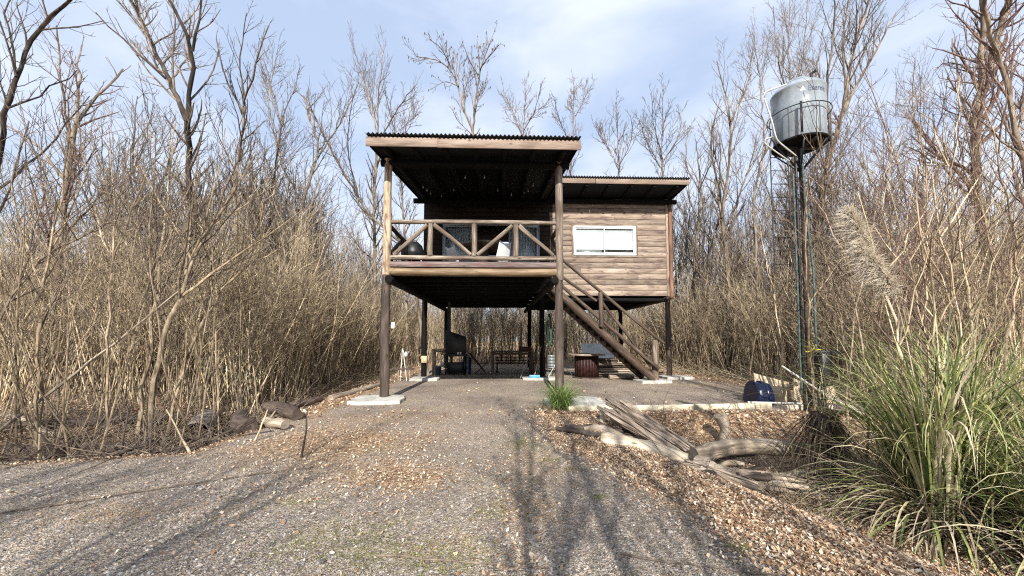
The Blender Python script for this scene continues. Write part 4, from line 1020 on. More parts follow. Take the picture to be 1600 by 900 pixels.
def tree_from(limbs, label, mat=None, twmat=None, cat='tree', name='bare_tree', group=None, maxl=3, dens=(3.0, 4.2, 5), rmin=.006,
              pods=0, seed=0, up=.35, ratio=.42, leafclump=False):
    """limbs: list of (world points, r0, r1); the first is the trunk"""
    g = np.random.default_rng(seed + 101)
    base = limbs[0][0][0]
    r = root(name, tuple(base), label, cat, group)
    tw = Twigs()
    for i, (pts, r0, r1) in enumerate(limbs):
        n = max(6, int(np.sum(np.linalg.norm(np.diff(np.array(pts), axis=0), axis=1)) / .35))
        Q = smooth_path(pts, n); Q[1:-1] += g.normal(0, .022, (n - 2, 3)); R = np.linspace(r0, r1, n) * (1 + g.normal(0, .06, n))
        R = R * .72
        if i == 0: R[:2] *= [1.35, 1.12]
        MB().tube(Q, R, 9 if r0 > .06 else 6, cap=False, wob=.12).build('trunk' if i == 0 else 'limb', mat or M_tree, r, smooth=True)
        sprout(tw, Q, R, 1, maxl, g, dens, ratio, (20, 50), .35 if i == 0 else .12, rmin, up, 2.6)
    cb = MB(); tw.mesh(cb, {1: 5, 2: 3, 3: 3}); cb.build('crown', twmat or M_twig, r)
    if pods:
        ends = [P[-1] for (n, l), L in tw.d.items() if l >= 2 for P, _ in L]; g.shuffle(ends); pb = MB()
        for e in ends[:pods]:
            s_ = g.uniform(.05, .10)
            pb.lathe([(.002, -s_ * 2.2), (s_ * .3, -s_ * 1.2), (s_ * .36, 0), (.002, s_ * .5)], e, 5)
        pb.build('seed_pods', M_pod, r)['kind'] = 'stuff'
    return r

def hero(Y, limbs, label, seed=0, **kw):
    """limbs in photo pixels turned into a three-dimensional skeleton at distance Y: each limb wanders in depth"""
    g = np.random.default_rng(seed + 5); known = []
    W = []
    for i, (pts, r0, r1) in enumerate(limbs):
        n = len(pts); x0, y0 = pts[0]
        if i == 0:
            base = at(x0, 600, Y=Y); zb = Hs(base[0], Y) - .05
            P = [np.array([base[0], Y, zb])]; dys = [0.0]
            for k, (x, y) in enumerate(pts[1:]):
                dy = g.normal(0, .25) * (k + 1) * .4; P.append(at(x, y, Y=Y + dy)); dys.append(dy)
                known.append((x, y, dy))
        else:
            kd = min(known, key=lambda q: (q[0] - x0) ** 2 + (q[1] - y0) ** 2); dy0 = kd[2]
            tgt = g.choice([-1, 1]) * g.uniform(.5, 1.6) * Y / 14; P = []
            for k, (x, y) in enumerate(pts):
                dy = dy0 + tgt * (k / max(1, n - 1)); P.append(at(x, y, Y=Y + dy)); known.append((x, y, dy))
        W.append((P, r0, r1))
    return tree_from(W, label, seed=seed, **kw)

DT = dict(mat=M_darktree, twmat=M_twig)
# --- trees one can point at in the photograph
hero(12.5, [([(318, 0), (308, 480), (300, 330), (292, 190)], .15, .10), ([(292, 190), (262, 120), (232, 60), (196, -20)], .10, .05), ([(292, 190), (302, 110), (298, 60), (265, 0), (225, -60)], .09, .04),
            ([(262, 125), (215, 85), (150, 20)], .05, .025), ([(240, 75), (215, 20), (200, -50)], .05, .025), ([(301, 80), (310, 20), (330, -50)], .05, .02)],
     'tall dark tree at upper left whose trunk forks into a wide black V', 1, **DT)
hero(13.5, [([(360, 0), (372, 400), (366, 280), (382, 190), (380, 150)], .11, .06), ([(380, 160), (400, 100), (420, 40)], .05, .02), ([(380, 175), (352, 130), (338, 60)], .045, .02), ([(381, 150), (372, 90), (385, 20)], .04, .015)],
     'slender tree with a kinked trunk right of the dark V-forked tree', 2)
hero(10.5, [([(60, 0), (92, 420), (105, 260), (118, 195)], .10, .065), ([(118, 195), (150, 150), (192, 108)], .06, .03), ([(118, 195), (122, 130), (128, 70)], .05, .02), ([(112, 215), (95, 120), (88, 40)], .04, .02), ([(100, 280), (50, 210), (0, 190)], .05, .02)],
     'tree at the left with an arm bending right at mid height', 3, twmat=M_rtwig)
hero(16, [([(505, 0), (478, 430), (470, 330), (500, 230), (474, 150)], .10, .05), ([(500, 240), (540, 180), (560, 130)], .05, .02), ([(478, 330), (440, 260), (418, 160), (432, 90)], .06, .02)],
     'leaning tree with a crooked trunk halfway between left edge and deck', 4)
hero(21, [([(587, 0), (586, 420), (584, 300), (590, 215)], .15, .09), ([(590, 215), (575, 150), (552, 75)], .06, .025), ([(590, 220), (592, 140), (600, 65)], .06, .02), ([(590, 225), (620, 170), (652, 130)], .06, .02), ([(587, 260), (610, 210), (650, 190)], .05, .02)],
     'tall upright tree directly behind the left edge of the porch roof', 5)
hero(18, [([(668, 0), (640, 390), (575, 335), (520, 240), (486, 170)], .10, .05), ([(560, 310), (540, 220), (552, 150)], .05, .02)],
     'thin grey tree leaning strongly to the left behind the deck', 6)
hero(29, [([(738, 0), (738, 300), (739, 205)], .18, .13), ([(739, 205), (722, 165), (712, 120), (690, 95), (650, 88)], .11, .04), ([(739, 205), (744, 150), (750, 110), (768, 60)], .11, .04), ([(750, 110), (765, 85), (780, 70)], .06, .03), ([(748, 118), (730, 90), (722, 65)], .05, .02), ([(705, 108), (690, 75), (670, 60)], .06, .02), ([(717, 135), (695, 125), (672, 140)], .05, .02), ([(737, 210), (715, 190), (703, 165)], .05, .02)],
     'tree with dark seed pods forking above the middle of the porch roof', 7, pods=330, rmin=.012, dens=(2.6, 3.4, 4))
hero(30, [([(814, 0), (815, 300), (818, 200), (822, 125)], .12, .03), ([(817, 215), (800, 170), (786, 140)], .06, .02), ([(818, 205), (838, 170), (845, 130)], .06, .02)],
     'low upright crown above the right half of the porch roof', 8, rmin=.012)
hero(30, [([(884, 0), (890, 300), (896, 200), (897, 120)], .12, .03), ([(893, 230), (873, 185), (865, 150)], .06, .02), ([(895, 190), (910, 160), (914, 135)], .05, .02)],
     'slim round crown above the right corner of the porch roof', 9, rmin=.012)
hero(27, [([(962, 0), (964, 330), (968, 260), (962, 160)], .13, .03), ([(967, 265), (945, 220), (940, 190)], .06, .02), ([(967, 260), (990, 215), (985, 180)], .05, .02)],
     'tree above the left half of the wing roof', 10, rmin=.011)
hero(26, [([(1036, 0), (1038, 330), (1034, 240), (1036, 140)], .14, .03), ([(1036, 270), (1008, 215), (998, 185)], .07, .02), ([(1035, 255), (1062, 215), (1066, 170)], .06, .02), ([(1036, 250), (1020, 190), (1018, 150)], .05, .02)],
     'tree above the right half of the wing roof', 11, rmin=.011)
hero(20, [([(1082, 0), (1085, 400), (1096, 300), (1088, 220)], .12, .04), ([(1094, 300), (1070, 260), (1075, 200)], .05, .02), ([(1095, 290), (1118, 240), (1112, 190)], .05, .02)],
     'thin tree just right of the wing roof corner', 12, mat=M_tree)
hero(17, [([(1140, 0), (1138, 420), (1128, 330), (1118, 280)], .15, .10), ([(1128, 340), (1140, 250), (1142, 180), (1120, 95)], .09, .02), ([(1120, 285), (1108, 220), (1128, 150)], .07, .02), ([(1138, 350), (1165, 280), (1190, 200)], .07, .02), ([(1142, 190), (1170, 130), (1182, 80)], .05, .02)],
     'big many stemmed grey tree left of the water tank', 13)
hero(15, [([(1188, 0), (1183, 420), (1178, 300), (1196, 230)], .09, .05), ([(1196, 230), (1188, 130), (1176, 50)], .045, .02), ([(1190, 250), (1215, 200), (1222, 140)], .045, .02)],
     'slender curving tree close to the left of the tank ladder', 14)
hero(16, [([(1285, 0), (1265, 420), (1290, 270), (1318, 170)], .19, .12), ([(1318, 170), (1330, 90), (1355, 10), (1370, -60)], .10, .04), ([(1318, 175), (1352, 110), (1400, 20)], .09, .03), ([(1300, 230), (1290, 140), (1305, 40), (1300, -40)], .08, .03), ([(1322, 150), (1315, 70), (1330, -20)], .06, .03)],
     'large grey tree leaning right behind the water tank', 15)
hero(19, [([(1243, 0), (1240, 300), (1238, 190)], .13, .09), ([(1238, 190), (1215, 90), (1208, 10)], .06, .02), ([(1238, 190), (1232, 80), (1235, -10)], .06, .02), ([(1239, 190), (1255, 90), (1262, 0)], .06, .02), ([(1240, 200), (1275, 110), (1290, 30)], .06, .02)],
     'fan shaped crown rising straight above the water tank', 16)
hero(9.5, [([(1590, 0), (1555, 480), (1530, 330), (1522, 220), (1535, 140), (1572, 20), (1590, -60)], .15, .09), ([(1535, 140), (1533, 60), (1536, -40)], .08, .05), ([(1524, 215), (1495, 130), (1488, 60)], .05, .02), ([(1530, 330), (1480, 260), (1420, 230)], .05, .015), ([(1528, 120), (1480, 85), (1460, 110)], .03, .012)],
     'thick grey tree at the right edge with a broken side stub', 17, twmat=M_rtwig)
hero(7.5, [([(1640, 0), (1620, 420), (1600, 250), (1560, 90), (1530, -40)], .09, .04), ([(1600, 250), (1540, 200), (1480, 120)], .03, .012), ([(1590, 210), (1600, 120), (1620, 20)], .04, .02)],
     'near tree partly cut off by the right edge of the view', 18, twmat=M_rtwig, rmin=.005)
hero(8.5, [([(-30, 0), (-20, 440), (-5, 260), (20, 130), (60, 40), (120, -10)], .09, .04), ([(10, 170), (60, 150), (120, 110)], .03, .012), ([(-10, 300), (60, 250), (140, 150)], .035, .012), ([(25, 120), (10, 40), (20, -30)], .03, .015)],
     'near dark tree at the left edge arching over to the right', 19, **DT, rmin=.005)
hero(24, [([(430, 0), (432, 400), (428, 290), (440, 180)], .12, .06), ([(438, 190), (420, 120), (410, 80)], .05, .02), ([(438, 190), (460, 140), (470, 100)], .05, .02)],
     'pale background tree between the kinked tree and the crooked leaning one', 20, rmin=.011)
hero(24, [([(636, 0), (634, 400), (628, 300), (624, 230)], .11, .06), ([(626, 240), (610, 180), (602, 140)], .05, .02), ([(625, 235), (640, 180), (646, 150)], .05, .02)],
     'background tree seen just left of the porch corner behind the upright tree', 21, rmin=.011)
hero(18, [([(1420, 0), (1425, 420), (1440, 320), (1445, 250)], .12, .07), ([(1444, 255), (1425, 170), (1430, 90)], .06, .02), ([(1444, 255), (1470, 190), (1480, 120)], .05, .02)],
     'grey tree standing between the leaning tank tree and the thick right edge tree', 22)
hero(15, [([(225, 0), (228, 420), (235, 330), (262, 260), (300, 180)], .08, .03), ([(232, 340), (205, 260), (215, 150)], .05, .02)],
     'crooked pale tree low between the arm tree and the V-forked tree', 23)

# --- multi stemmed shrubs at the front of the left thicket
hero(7.4, [([(232, 0), (246, 560), (278, 470), (300, 410), (345, 330), (400, 240)], .075, .015), ([(280, 465), (330, 420), (392, 388), (470, 330)], .035, .010), ([(290, 430), (298, 340), (310, 240)], .03, .010), ([(300, 408), (260, 330), (215, 250)], .028, .010), ([(318, 370), (360, 330), (430, 290)], .02, .008), ([(300, 400), (340, 300), (352, 200)], .022, .008)],
     'leaning tan shrub stem at the left that branches out to the right like a broom', 31, mat=M_shrub, twmat=M_twig, cat='shrub', name='tall_shrub', rmin=.004, dens=(3, 4, 4))
hero(7.7, [([(222, 0), (226, 580), (240, 500), (252, 400), (262, 300), (275, 190)], .055, .012), ([(245, 470), (215, 380), (200, 300)], .03, .010), ([(252, 400), (290, 310), (320, 250)], .025, .008)],
     'upright shrub stem immediately left of the broom shaped leaning shrub', 32, mat=M_shrub, cat='shrub', name='tall_shrub', rmin=.004)
hero(8.2, [([(262, 0), (290, 560), (330, 470), (380, 420), (470, 370), (530, 320)], .045, .010), ([(310, 500), (330, 420), (340, 330)], .025, .008), ([(360, 435), (400, 350), (420, 280)], .02, .008)],
     'low shrub stem arching far out to the right over the left driveway edge', 33, mat=M_shrub, cat='shrub', name='tall_shrub', rmin=.004)
hero(6.6, [([(60, 0), (60, 560), (70, 440), (92, 330), (110, 200)], .042, .012), ([(68, 450), (30, 360), (10, 250)], .022, .008), ([(80, 390), (130, 300), (150, 210)], .02, .008)],
     'straight tan shrub nearest the left edge of the view', 34, mat=M_shrub, cat='shrub', name='tall_shrub', rmin=.004)
hero(6.9, [([(170, 0), (168, 560), (172, 450), (180, 330), (170, 200)], .034, .010), ([(172, 430), (200, 340), (235, 260)], .02, .008), ([(174, 400), (140, 320), (130, 230)], .018, .007)],
     'thin straight shrub stem between the edge shrub and the leaning broom shrub', 35, mat=M_shrub, cat='shrub', name='tall_shrub', rmin=.004)
hero(7.0, [([(0, 0), (-15, 560), (10, 480), (60, 400), (130, 370), (200, 340)], .04, .010), ([(20, 460), (60, 350), (70, 250)], .02, .008)],
     'dark shrub bending in from the lower left corner', 36, mat=M_tree, cat='shrub', name='tall_shrub', rmin=.004)
# --- near saplings and canes at the right
rs = [(6.2, [(1420, 0), (1425, 600), (1450, 420), (1448, 300), (1438, 180)], 'pale cane like stem rising from behind the pampas grass, tallest of its cluster'),
      (5.6, [(1345, 0), (1350, 540), (1330, 430), (1300, 330), (1275, 200)], 'pale stem leaning left beside the feathery plume'),
      (6.8, [(1480, 0), (1470, 560), (1440, 400), (1400, 250), (1350, 110)], 'stem leaning left across the big tank tree'),
      (5.2, [(1520, 0), (1505, 560), (1480, 400), (1482, 260), (1500, 120)], 'near upright tan stem above the right pampas tuft'),
      (6.0, [(1560, 0), (1575, 540), (1590, 400), (1560, 240), (1520, 100)], 'near stem curving left by the right edge'),
      (7.2, [(1390, 0), (1400, 560), (1420, 420), (1460, 280), (1510, 160)], 'slender stem leaning right behind the plume'),
      (7.6, [(1320, 0), (1325, 560), (1345, 420), (1375, 300), (1420, 150)], 'dark thin stem crossing right above the plume'),
      (5.8, [(1440, 0), (1425, 560), (1398, 420), (1378, 330), (1345, 240)], 'thick pale cane leaning left between plume and right tuft'),
      (6.6, [(1600, 0), (1580, 520), (1545, 360), (1500, 250), (1440, 180)], 'brown stem arching left from the right edge'),
      (8.0, [(1500, 0), (1510, 560), (1532, 430), (1560, 330), (1600, 200)], 'thin stem leaning out past the right edge'),
      (7.8, [(1275, 0), (1268, 600), (1262, 480), (1258, 380), (1262, 280)], 'light brown straight stem right in front of the tank post'),
      (9.0, [(1330, 0), (1325, 580), (1310, 460), (1320, 330), (1305, 190)], 'thin reddish stem just right of the tank post'),
      (9.4, [(1220, 0), (1226, 590), (1214, 480), (1190, 380), (1165, 300)], 'thin stem leaning left over the beige panels'),
      (8.8, [(1380, 0), (1385, 580), (1380, 440), (1395, 300), (1390, 170)], 'upright grey sapling behind the plume')]
rs += [(4.7, [(1440, 0), (1425, 640), (1405, 540), (1378, 440), (1340, 300)], 'dead pampas cane leaning left from the middle of the largest clump'),
       (4.8, [(1470, 0), (1462, 640), (1448, 540), (1420, 410), (1385, 280)], 'pale dead cane second from the left above the largest clump'),
       (4.9, [(1480, 0), (1480, 640), (1462, 500), (1440, 380), (1432, 260)], 'upright pale dead cane in the middle of the cane cluster'),
       (5.1, [(1500, 0), (1510, 640), (1500, 500), (1470, 370), (1455, 250)], 'pale dead cane right of the middle of the cane cluster'),
       (5.2, [(1540, 0), (1535, 640), (1520, 500), (1505, 380), (1475, 230)], 'rightmost pale dead cane of the cluster, behind the right tuft')]
for k, (Y_, pts, lab) in enumerate(rs):
    g = np.random.default_rng(300 + k); x3, y3 = pts[3]; x2, y2 = pts[2]
    L = [(pts, .024 if k % 2 else .032, .008), ([(x3, y3), (x3 + g.uniform(-90, 90), y3 - 120)], .014, .005), ([(x2, y2), (x2 + g.uniform(-110, 110), y2 - 150)], .016, .005)]
    hero(Y_, L, lab, 300 + k, mat=M_cane if k > 13 else (M_cane, M_shrub, M_shrub)[k % 3], twmat=M_rtwig, cat='sapling', name='sapling', rmin=.0032, maxl=2, dens=(3.2, 4), ratio=.34)

# --- background tree copies
ORD = 'leftmost,second,third,fourth,fifth,sixth,seventh,eighth,ninth,tenth,eleventh,twelfth,thirteenth,fourteenth,fifteenth,sixteenth,seventeenth,eighteenth,nineteenth,twentieth,twenty first,twenty second,twenty third,twenty fourth,twenty fifth,twenty sixth,twenty seventh,twenty eighth'.split(',')
def name_by_place(items, what, cat, bins, grp):
    """items: (photo x, object); each gets a label by its order from the left within a stretch named by a landmark"""
    for lo, hi, mark in bins:
        L = sorted([q for q in items if lo <= q[0] < hi], key=lambda q: q[0])
        for k, (px, o) in enumerate(L):
            k2 = min(k, len(ORD) - 1)
            tag(o, (ORD[k2] + (' ' if k2 == 0 else ' from left ') + 'of the ' + what + ' ' + mark), cat, grp)
protos = []
for k in range(6):
    g = np.random.default_rng(900 + k); hgt = g.uniform(9.5, 12.5)
    T, R = limb((0, 0, -.1), (g.normal(0, .06), g.normal(0, .06), 1), hgt, .13, .025, 14, g, .1, .05)
    L = [(list(T), .13, .02)]
    for q in range(4):
        i = int(g.integers(4, 9)); a_ = g.uniform(0, 2 * pi)
        B, _ = limb(T[i], (cos(a_) * .5, sin(a_) * .5, 1), hgt * g.uniform(.35, .55), .06, .02, 8, g, .12, .07); L.append((list(B), .06, .015))
    protos.append(tree_from(L, None, name='background_tree', maxl=3, dens=(2.3, 3.0, 3.4), rmin=.010, seed=900 + k, mat=(M_tree, M_tree, M_darktree)[k % 3]))
def _later():
    name_by_place(DEB, 'weathered wood pieces', 'branch', [(0, 930, 'left of the sawn log'), (930, 1000, 'by the sawn log'), (1000, 1060, 'under the split log'), (1060, 1120, 'at the foot of the split log'), (1120, 1180, 'before the curved log'), (1180, 1240, 'by the dark slab'), (1240, 1700, 'by the dead reed clump')], 'wood debris in the right hollow')
    name_by_place(DEB2, 'dead branches', 'branch', [(-900, 60, 'at the far left of the ditch'), (60, 130, 'by the edge shrub in the ditch'), (130, 200, 'under the leaning dark pole'), (200, 260, 'under the broom shaped shrub'), (260, 320, 'before the drain pipe'), (320, 380, 'between drain pipe and cut logs'), (380, 900, 'by the cut logs')], 'dead branches in the left ditch')
def ppx(x, y, z):
    v = np.array([x, y, z]) - EYE; d = v @ _F
    return (800 + 600 * (v @ _R) / d, 496.5 - 600 * (v @ _U) / d) if d > .1 else (-9999, 0)
zones = [('left', 'grey bare tree in the wood left of the house, one of many alike', 'trees in the wood left of the house', [(-32, -7, 14, 40)], 74),
         ('back', 'bare tree in the wood straight behind the house, one of many alike', 'trees in the wood behind the house', [(-7, 9, 29, 46)], 26),
         ('right', 'grey bare tree in the wood right of the house, one of many alike', 'trees in the wood right of the house', [(9.5, 34, 14, 40)], 60)]
n_ = 0; placed = {'left': [], 'back': [], 'right': []}
for z_, lab, grp, rects, cnt in zones:
    got = 0
    while got < cnt:
        x0, x1, y0, y1 = rects[0]; x = rng.uniform(x0, x1); y = y0 + (y1 - y0) * rng.random() ** 1.1
        if z_ == 'left': x = -7 - (y / 42) * 25 * rng.random() - 2 * rng.random()
        if z_ == 'right': x = 9.5 + (y / 42) * 27 * rng.random() + 1.5 * rng.random()
        px = ppx(x, y, 4)[0]
        if not -60 < px < 1660: continue
        got += 1
        p = protos[n_ % 6]; o = p if n_ < 6 else copy_tree(p); n_ += 1
        o.location = (x, y, Hs(x, y)); o.rotation_euler.z = rng.uniform(0, 6.28)
        s_ = rng.uniform(.75, 1.12) * (.85 if z_ == 'back' else 1) * (.8 if y < 20 else 1); o.scale = (s_, s_, s_)
        placed[z_].append((px, o))
zb = {'left': [(-61, 60, 'at the far left edge'), (60, 150, 'behind the arm tree'), (150, 230, 'behind the crooked pale tree'), (230, 310, 'behind the dark V forked tree'), (310, 390, 'behind the kinked tree'), (390, 470, 'left of the leaning crooked tree'), (470, 540, 'behind the leaning crooked tree'), (540, 900, 'nearest the left of the deck')],
      'back': [(400, 640, 'left of the porch roof'), (640, 740, 'behind the left half of the porch roof'), (740, 880, 'behind the right half of the porch roof'), (880, 1300, 'behind the wing roof')],
      'right': [(800, 1130, 'just right of the wing roof'), (1130, 1200, 'behind the many stemmed tree'), (1200, 1290, 'behind the water tank'), (1290, 1370, 'behind the big leaning tank tree'), (1370, 1450, 'above the creamy plumes'), (1450, 1540, 'left of the thick edge tree'), (1540, 1661, 'at the far right edge')]}
for z_, lab, grp, rects, cnt in zones: name_by_place(placed[z_], 'background trees', 'tree', zb[z_], grp)
# trees behind the viewer: they throw the streaky shade on the drive
for k, (x, y, s_) in enumerate(((-.15, -4.4, .80), (.55, -3.7, .72), (1.1, -6.2, .95), (-2.9, -8.5, .9), (-4.6, -3.2, .55), (-7.5, -2.6, .62), (-6.4, -6.5, .9), (2.6, -8.5, .95), (-9.0, -4.5, .8), (-3.3, -2.4, .45))):
    o = copy_tree(protos[k % 6]); o.location = (x, y, Hs(x, y)); o.rotation_euler.z = k * 1.3; o.scale = (s_, s_, s_)
    tag(o, 'bare tree standing behind the viewer', 'tree', 'trees behind the viewer')

_later()
# --- saplings: individual ones at the thicket edge, the rest of the thicket as one mass
def sapling_proto(seed, hgt, r0=.016, rmin=.0045, nb=18, multi=True):
    g = np.random.default_rng(seed); tw = Twigs(); st_ = Twigs()
    ns = g.integers(1, 3) if multi else 1
    for q in range(ns):
        T, R = limb((g.normal(0, .08) * q, g.normal(0, .08) * q, -.05), (g.normal(0, .16), g.normal(0, .16), 1), hgt * g.uniform(.7, 1), r0, .005, 9, g, .05, .075)
        st_.add(T, R, 0); sprout(tw, T, R, 1, 2, g, (nb / hgt / .75 * .8, 2.8), .30, (18, 55), .38, rmin, .25, 1.5)
    return st_, tw
sap = []
for k in range(10):
    g = np.random.default_rng(40 + k); h_ = g.uniform(3.4, 5.6)
    st_, tw = sapling_proto(40 + k, h_, multi=False)
    r = root('sapling', (0, 0, 0)); st_.mesh(MB(), {0: 6}).build('stem', M_shrub, r, smooth=True); tw.mesh(MB(), {}).build('twigs', M_twig if k % 3 else M_shrub, r)
    sap.append(r)
n_ = 0
def put(x, y, smin=.75, smax=1.15):
    global n_
    o = sap[n_ % 10] if n_ < 10 else copy_tree(sap[n_ % 10]); n_ += 1
    o.location = (x, y, Hs(x, y)); o.rotation_euler = (rng.normal(0, .05), rng.normal(0, .05), rng.uniform(0, 6.28))
    s_ = rng.uniform(smin, smax); o.scale = (s_, s_, s_); return (ppx(x, y, 1.0)[0], o)
def many(n, f, ok, *a):
    out = []
    while len(out) < n:
        x, y = f()
        if ok(ppx(x, y, 1.0)[0]): out.append(put(x, y, *a))
    return out
def f1():
    if rng.random() < .22: return rng.uniform(-12.5, -6.0), rng.uniform(8.4, 10.0)
    if rng.random() < .35:
        x = rng.uniform(-10.5, -5.0); return x, 6.3 + .23 * (x + 6.3) + 1.9 * rng.random()
    y = 8.2 + 13 * rng.random() ** .8; return -5.6 - .04 * (y - 8) - abs(rng.normal(0, 1.3)) - (1.2 if y < 9.5 else 0), y
name_by_place(many(160, f1, lambda p: -10 < p < 700), 'thin tan saplings', 'sapling',
    [(-20, 70, 'above the dark trunk at far left'), (70, 140, 'behind the edge shrub'), (140, 210, 'behind the leaning bare pole'), (210, 270, 'behind the broom shaped shrub'), (270, 330, 'behind the drain pipe'),
     (330, 390, 'behind the dark cut log'), (390, 450, 'behind the second cut log'), (450, 490, 'behind the long edge log'), (490, 530, 'midway from cut logs to deck'), (530, 552, 'well before the left deck stilt'), (552, 570, 'right beside the left deck stilt'), (570, 701, 'at the left deck stilts')], 'saplings edging the left thicket')
name_by_place(many(45, lambda: (rng.uniform(-5.5, 8.5), 24.0 + abs(rng.normal(0, 1.2))), lambda p: 640 < p < 1040), 'thin tan saplings', 'sapling',
    [(640, 690, 'behind the workbench'), (690, 745, 'behind the barbecue hut'), (745, 790, 'behind the folding chair'), (790, 840, 'behind the long table'), (840, 890, 'behind the hose stilt'), (890, 950, 'behind the spool table'), (950, 1041, 'behind the lower stair')], 'saplings behind the house')
def f3():
    y = 12.2 + 11 * rng.random(); return 9.6 - .12 * (y - 12) + abs(rng.normal(0, 1.3)) + (.8 if y < 13 else 0), y
name_by_place(many(80, f3, lambda p: 1040 < p < 1400), 'thin tan saplings', 'sapling',
    [(1040, 1080, 'beside the far right stilt'), (1080, 1110, 'right of the far right stilt'), (1110, 1140, 'midway from stilt to blue drum'), (1140, 1170, 'left of the blue drum'), (1170, 1200, 'behind the blue drum'), (1200, 1240, 'behind the beige panels'), (1240, 1290, 'behind the tank stand'), (1290, 1401, 'right of the tank stand')], 'saplings edging the right thicket')
def f4():
    y = rng.uniform(4.9, 10); return .86 * y + 1.0 + abs(rng.normal(0, 1.6)) + (10 - y) * .05, y
name_by_place(many(44, f4, lambda p: 1290 < p < 1640, .7, 1.1), 'thin brown saplings', 'sapling',
    [(1290, 1400, 'behind the creamy plumes'), (1400, 1500, 'behind the largest pampas clump'), (1500, 1641, 'behind the right edge pampas clump')], 'saplings behind the pampas grass')

def merged(name, mat, protos_, X_, Y_, smin, smax, label, cat, lean=.10, zs=None):
    mb = MB(); K = len(protos_); which = rng.integers(0, K, len(X_))
    for k in range(K):
        idx = np.where(which == k)[0]
        if not len(idx): continue
        src = MB(); st_, tw = protos_[k]; st_.mesh(src, {0: 4}); tw.mesh(src, {})
        for V, F in ((np.vstack(src.V), np.vstack(src.F)),):
            B = len(idx); a_ = rng.uniform(0, 2 * pi, B); s_ = rng.uniform(smin, smax, B)
            c_, n2 = np.cos(a_) * s_, np.sin(a_) * s_
            W = np.empty((B, len(V), 3)); lx, ly = rng.normal(0, lean, B), rng.normal(0, lean, B)
            W[..., 0] = V[None, :, 0] * c_[:, None] - V[None, :, 1] * n2[:, None] + X_[idx][:, None] + lx[:, None] * V[None, :, 2]
            W[..., 1] = V[None, :, 0] * n2[:, None] + V[None, :, 1] * c_[:, None] + Y_[idx][:, None] + ly[:, None] * V[None, :, 2]
            W[..., 2] = V[None, :, 2] * s_[:, None] + H(X_[idx], Y_[idx])[:, None]
            FF = (F[None] + (np.arange(B) * len(V))[:, None, None]).reshape(-1, 4)
            mb.add(W.reshape(-1, 3), FF)
    o = mb.build(name, mat); o['kind'] = 'stuff'; tag(o, label, cat); return o
P_ = [sapling_proto(70 + k, h, .0145, .005, int(nb * 1.5)) for k, (h, nb) in enumerate(((4.4, 13), (5.0, 14), (3.6, 12), (5.4, 15), (2.6, 9), (4.0, 12), (3.2, 11), (4.8, 14)))]
def scatter(n, f):
    out = []
    while len(out) < n:
        x, y = f()
        out.append((x, y))
    a_ = np.array(out); return a_[:, 0], a_[:, 1]
def fl_():
    y = 9.6 + 26 * rng.random() ** 1.25; x = -6.1 - rng.random() ** 1.3 * (4 + y * .95)
    return x, y
x, y = scatter(1750, fl_); merged('thicket', M_thicket, P_, x, y, .8, 1.25, 'dense mass of thin tan stems filling the wood left of the house', 'thicket')
def fb_(): return rng.uniform(-11, 13), 24.8 + 12 * rng.random() ** 1.4
x, y = scatter(800, fb_); merged('thicket', M_thicket, P_, x, y, .8, 1.15, 'dense mass of thin tan stems behind the house', 'thicket')
def fr_():
    y = 7.5 + 28 * rng.random() ** 1.25; x = max(9.6, 10.3 - .05 * y) + rng.random() ** 1.3 * (3.5 + y * .95)
    return x, y
x, y = scatter(1450, fr_); merged('thicket', M_thicket, P_, x, y, .8, 1.25, 'dense mass of thin stems filling the wood right of the house', 'thicket')
T_ = [sapling_proto(270 + k, h, .034, .007, 34) for k, h in enumerate((8.5, 7.2, 9.5, 6.6, 8.0))]
def ftl():
    y = 11 + 26 * rng.random(); return -6.8 - rng.random() * (3 + y * .95), y
x, y = scatter(380, ftl); merged('thicket', M_tallstem, T_, x, y, .75, 1.15, 'taller thin grey stems standing in the thicket left of the house', 'thicket', .05)
def ftr():
    y = 10 + 27 * rng.random(); return 9.8 + rng.random() * (2 + y * .95), y
x, y = scatter(380, ftr); merged('thicket', M_tallstem, T_, x, y, .75, 1.15, 'taller thin grey stems standing in the thicket right of the house', 'thicket', .05)
x, y = scatter(70, lambda: (rng.uniform(-9, 12), 26 + 12 * rng.random())); merged('thicket', M_tallstem, T_, x, y, .7, 1.0, 'taller thin grey stems behind the house', 'thicket', .05)
far = [sapling_proto(170 + k, h, .05, .018, 16) for k, h in enumerate((7, 6, 8, 5.5))]
def ff_():
    a_ = rng.uniform(radians(22), radians(158)); r_ = rng.uniform(38, 85); return r_ * cos(a_), r_ * sin(a_)
x, y = scatter(1300, ff_); merged('far_wood', M_thicket, far, x, y, .7, 1.1, 'far off bare wood closing the view behind the thickets', 'wood')

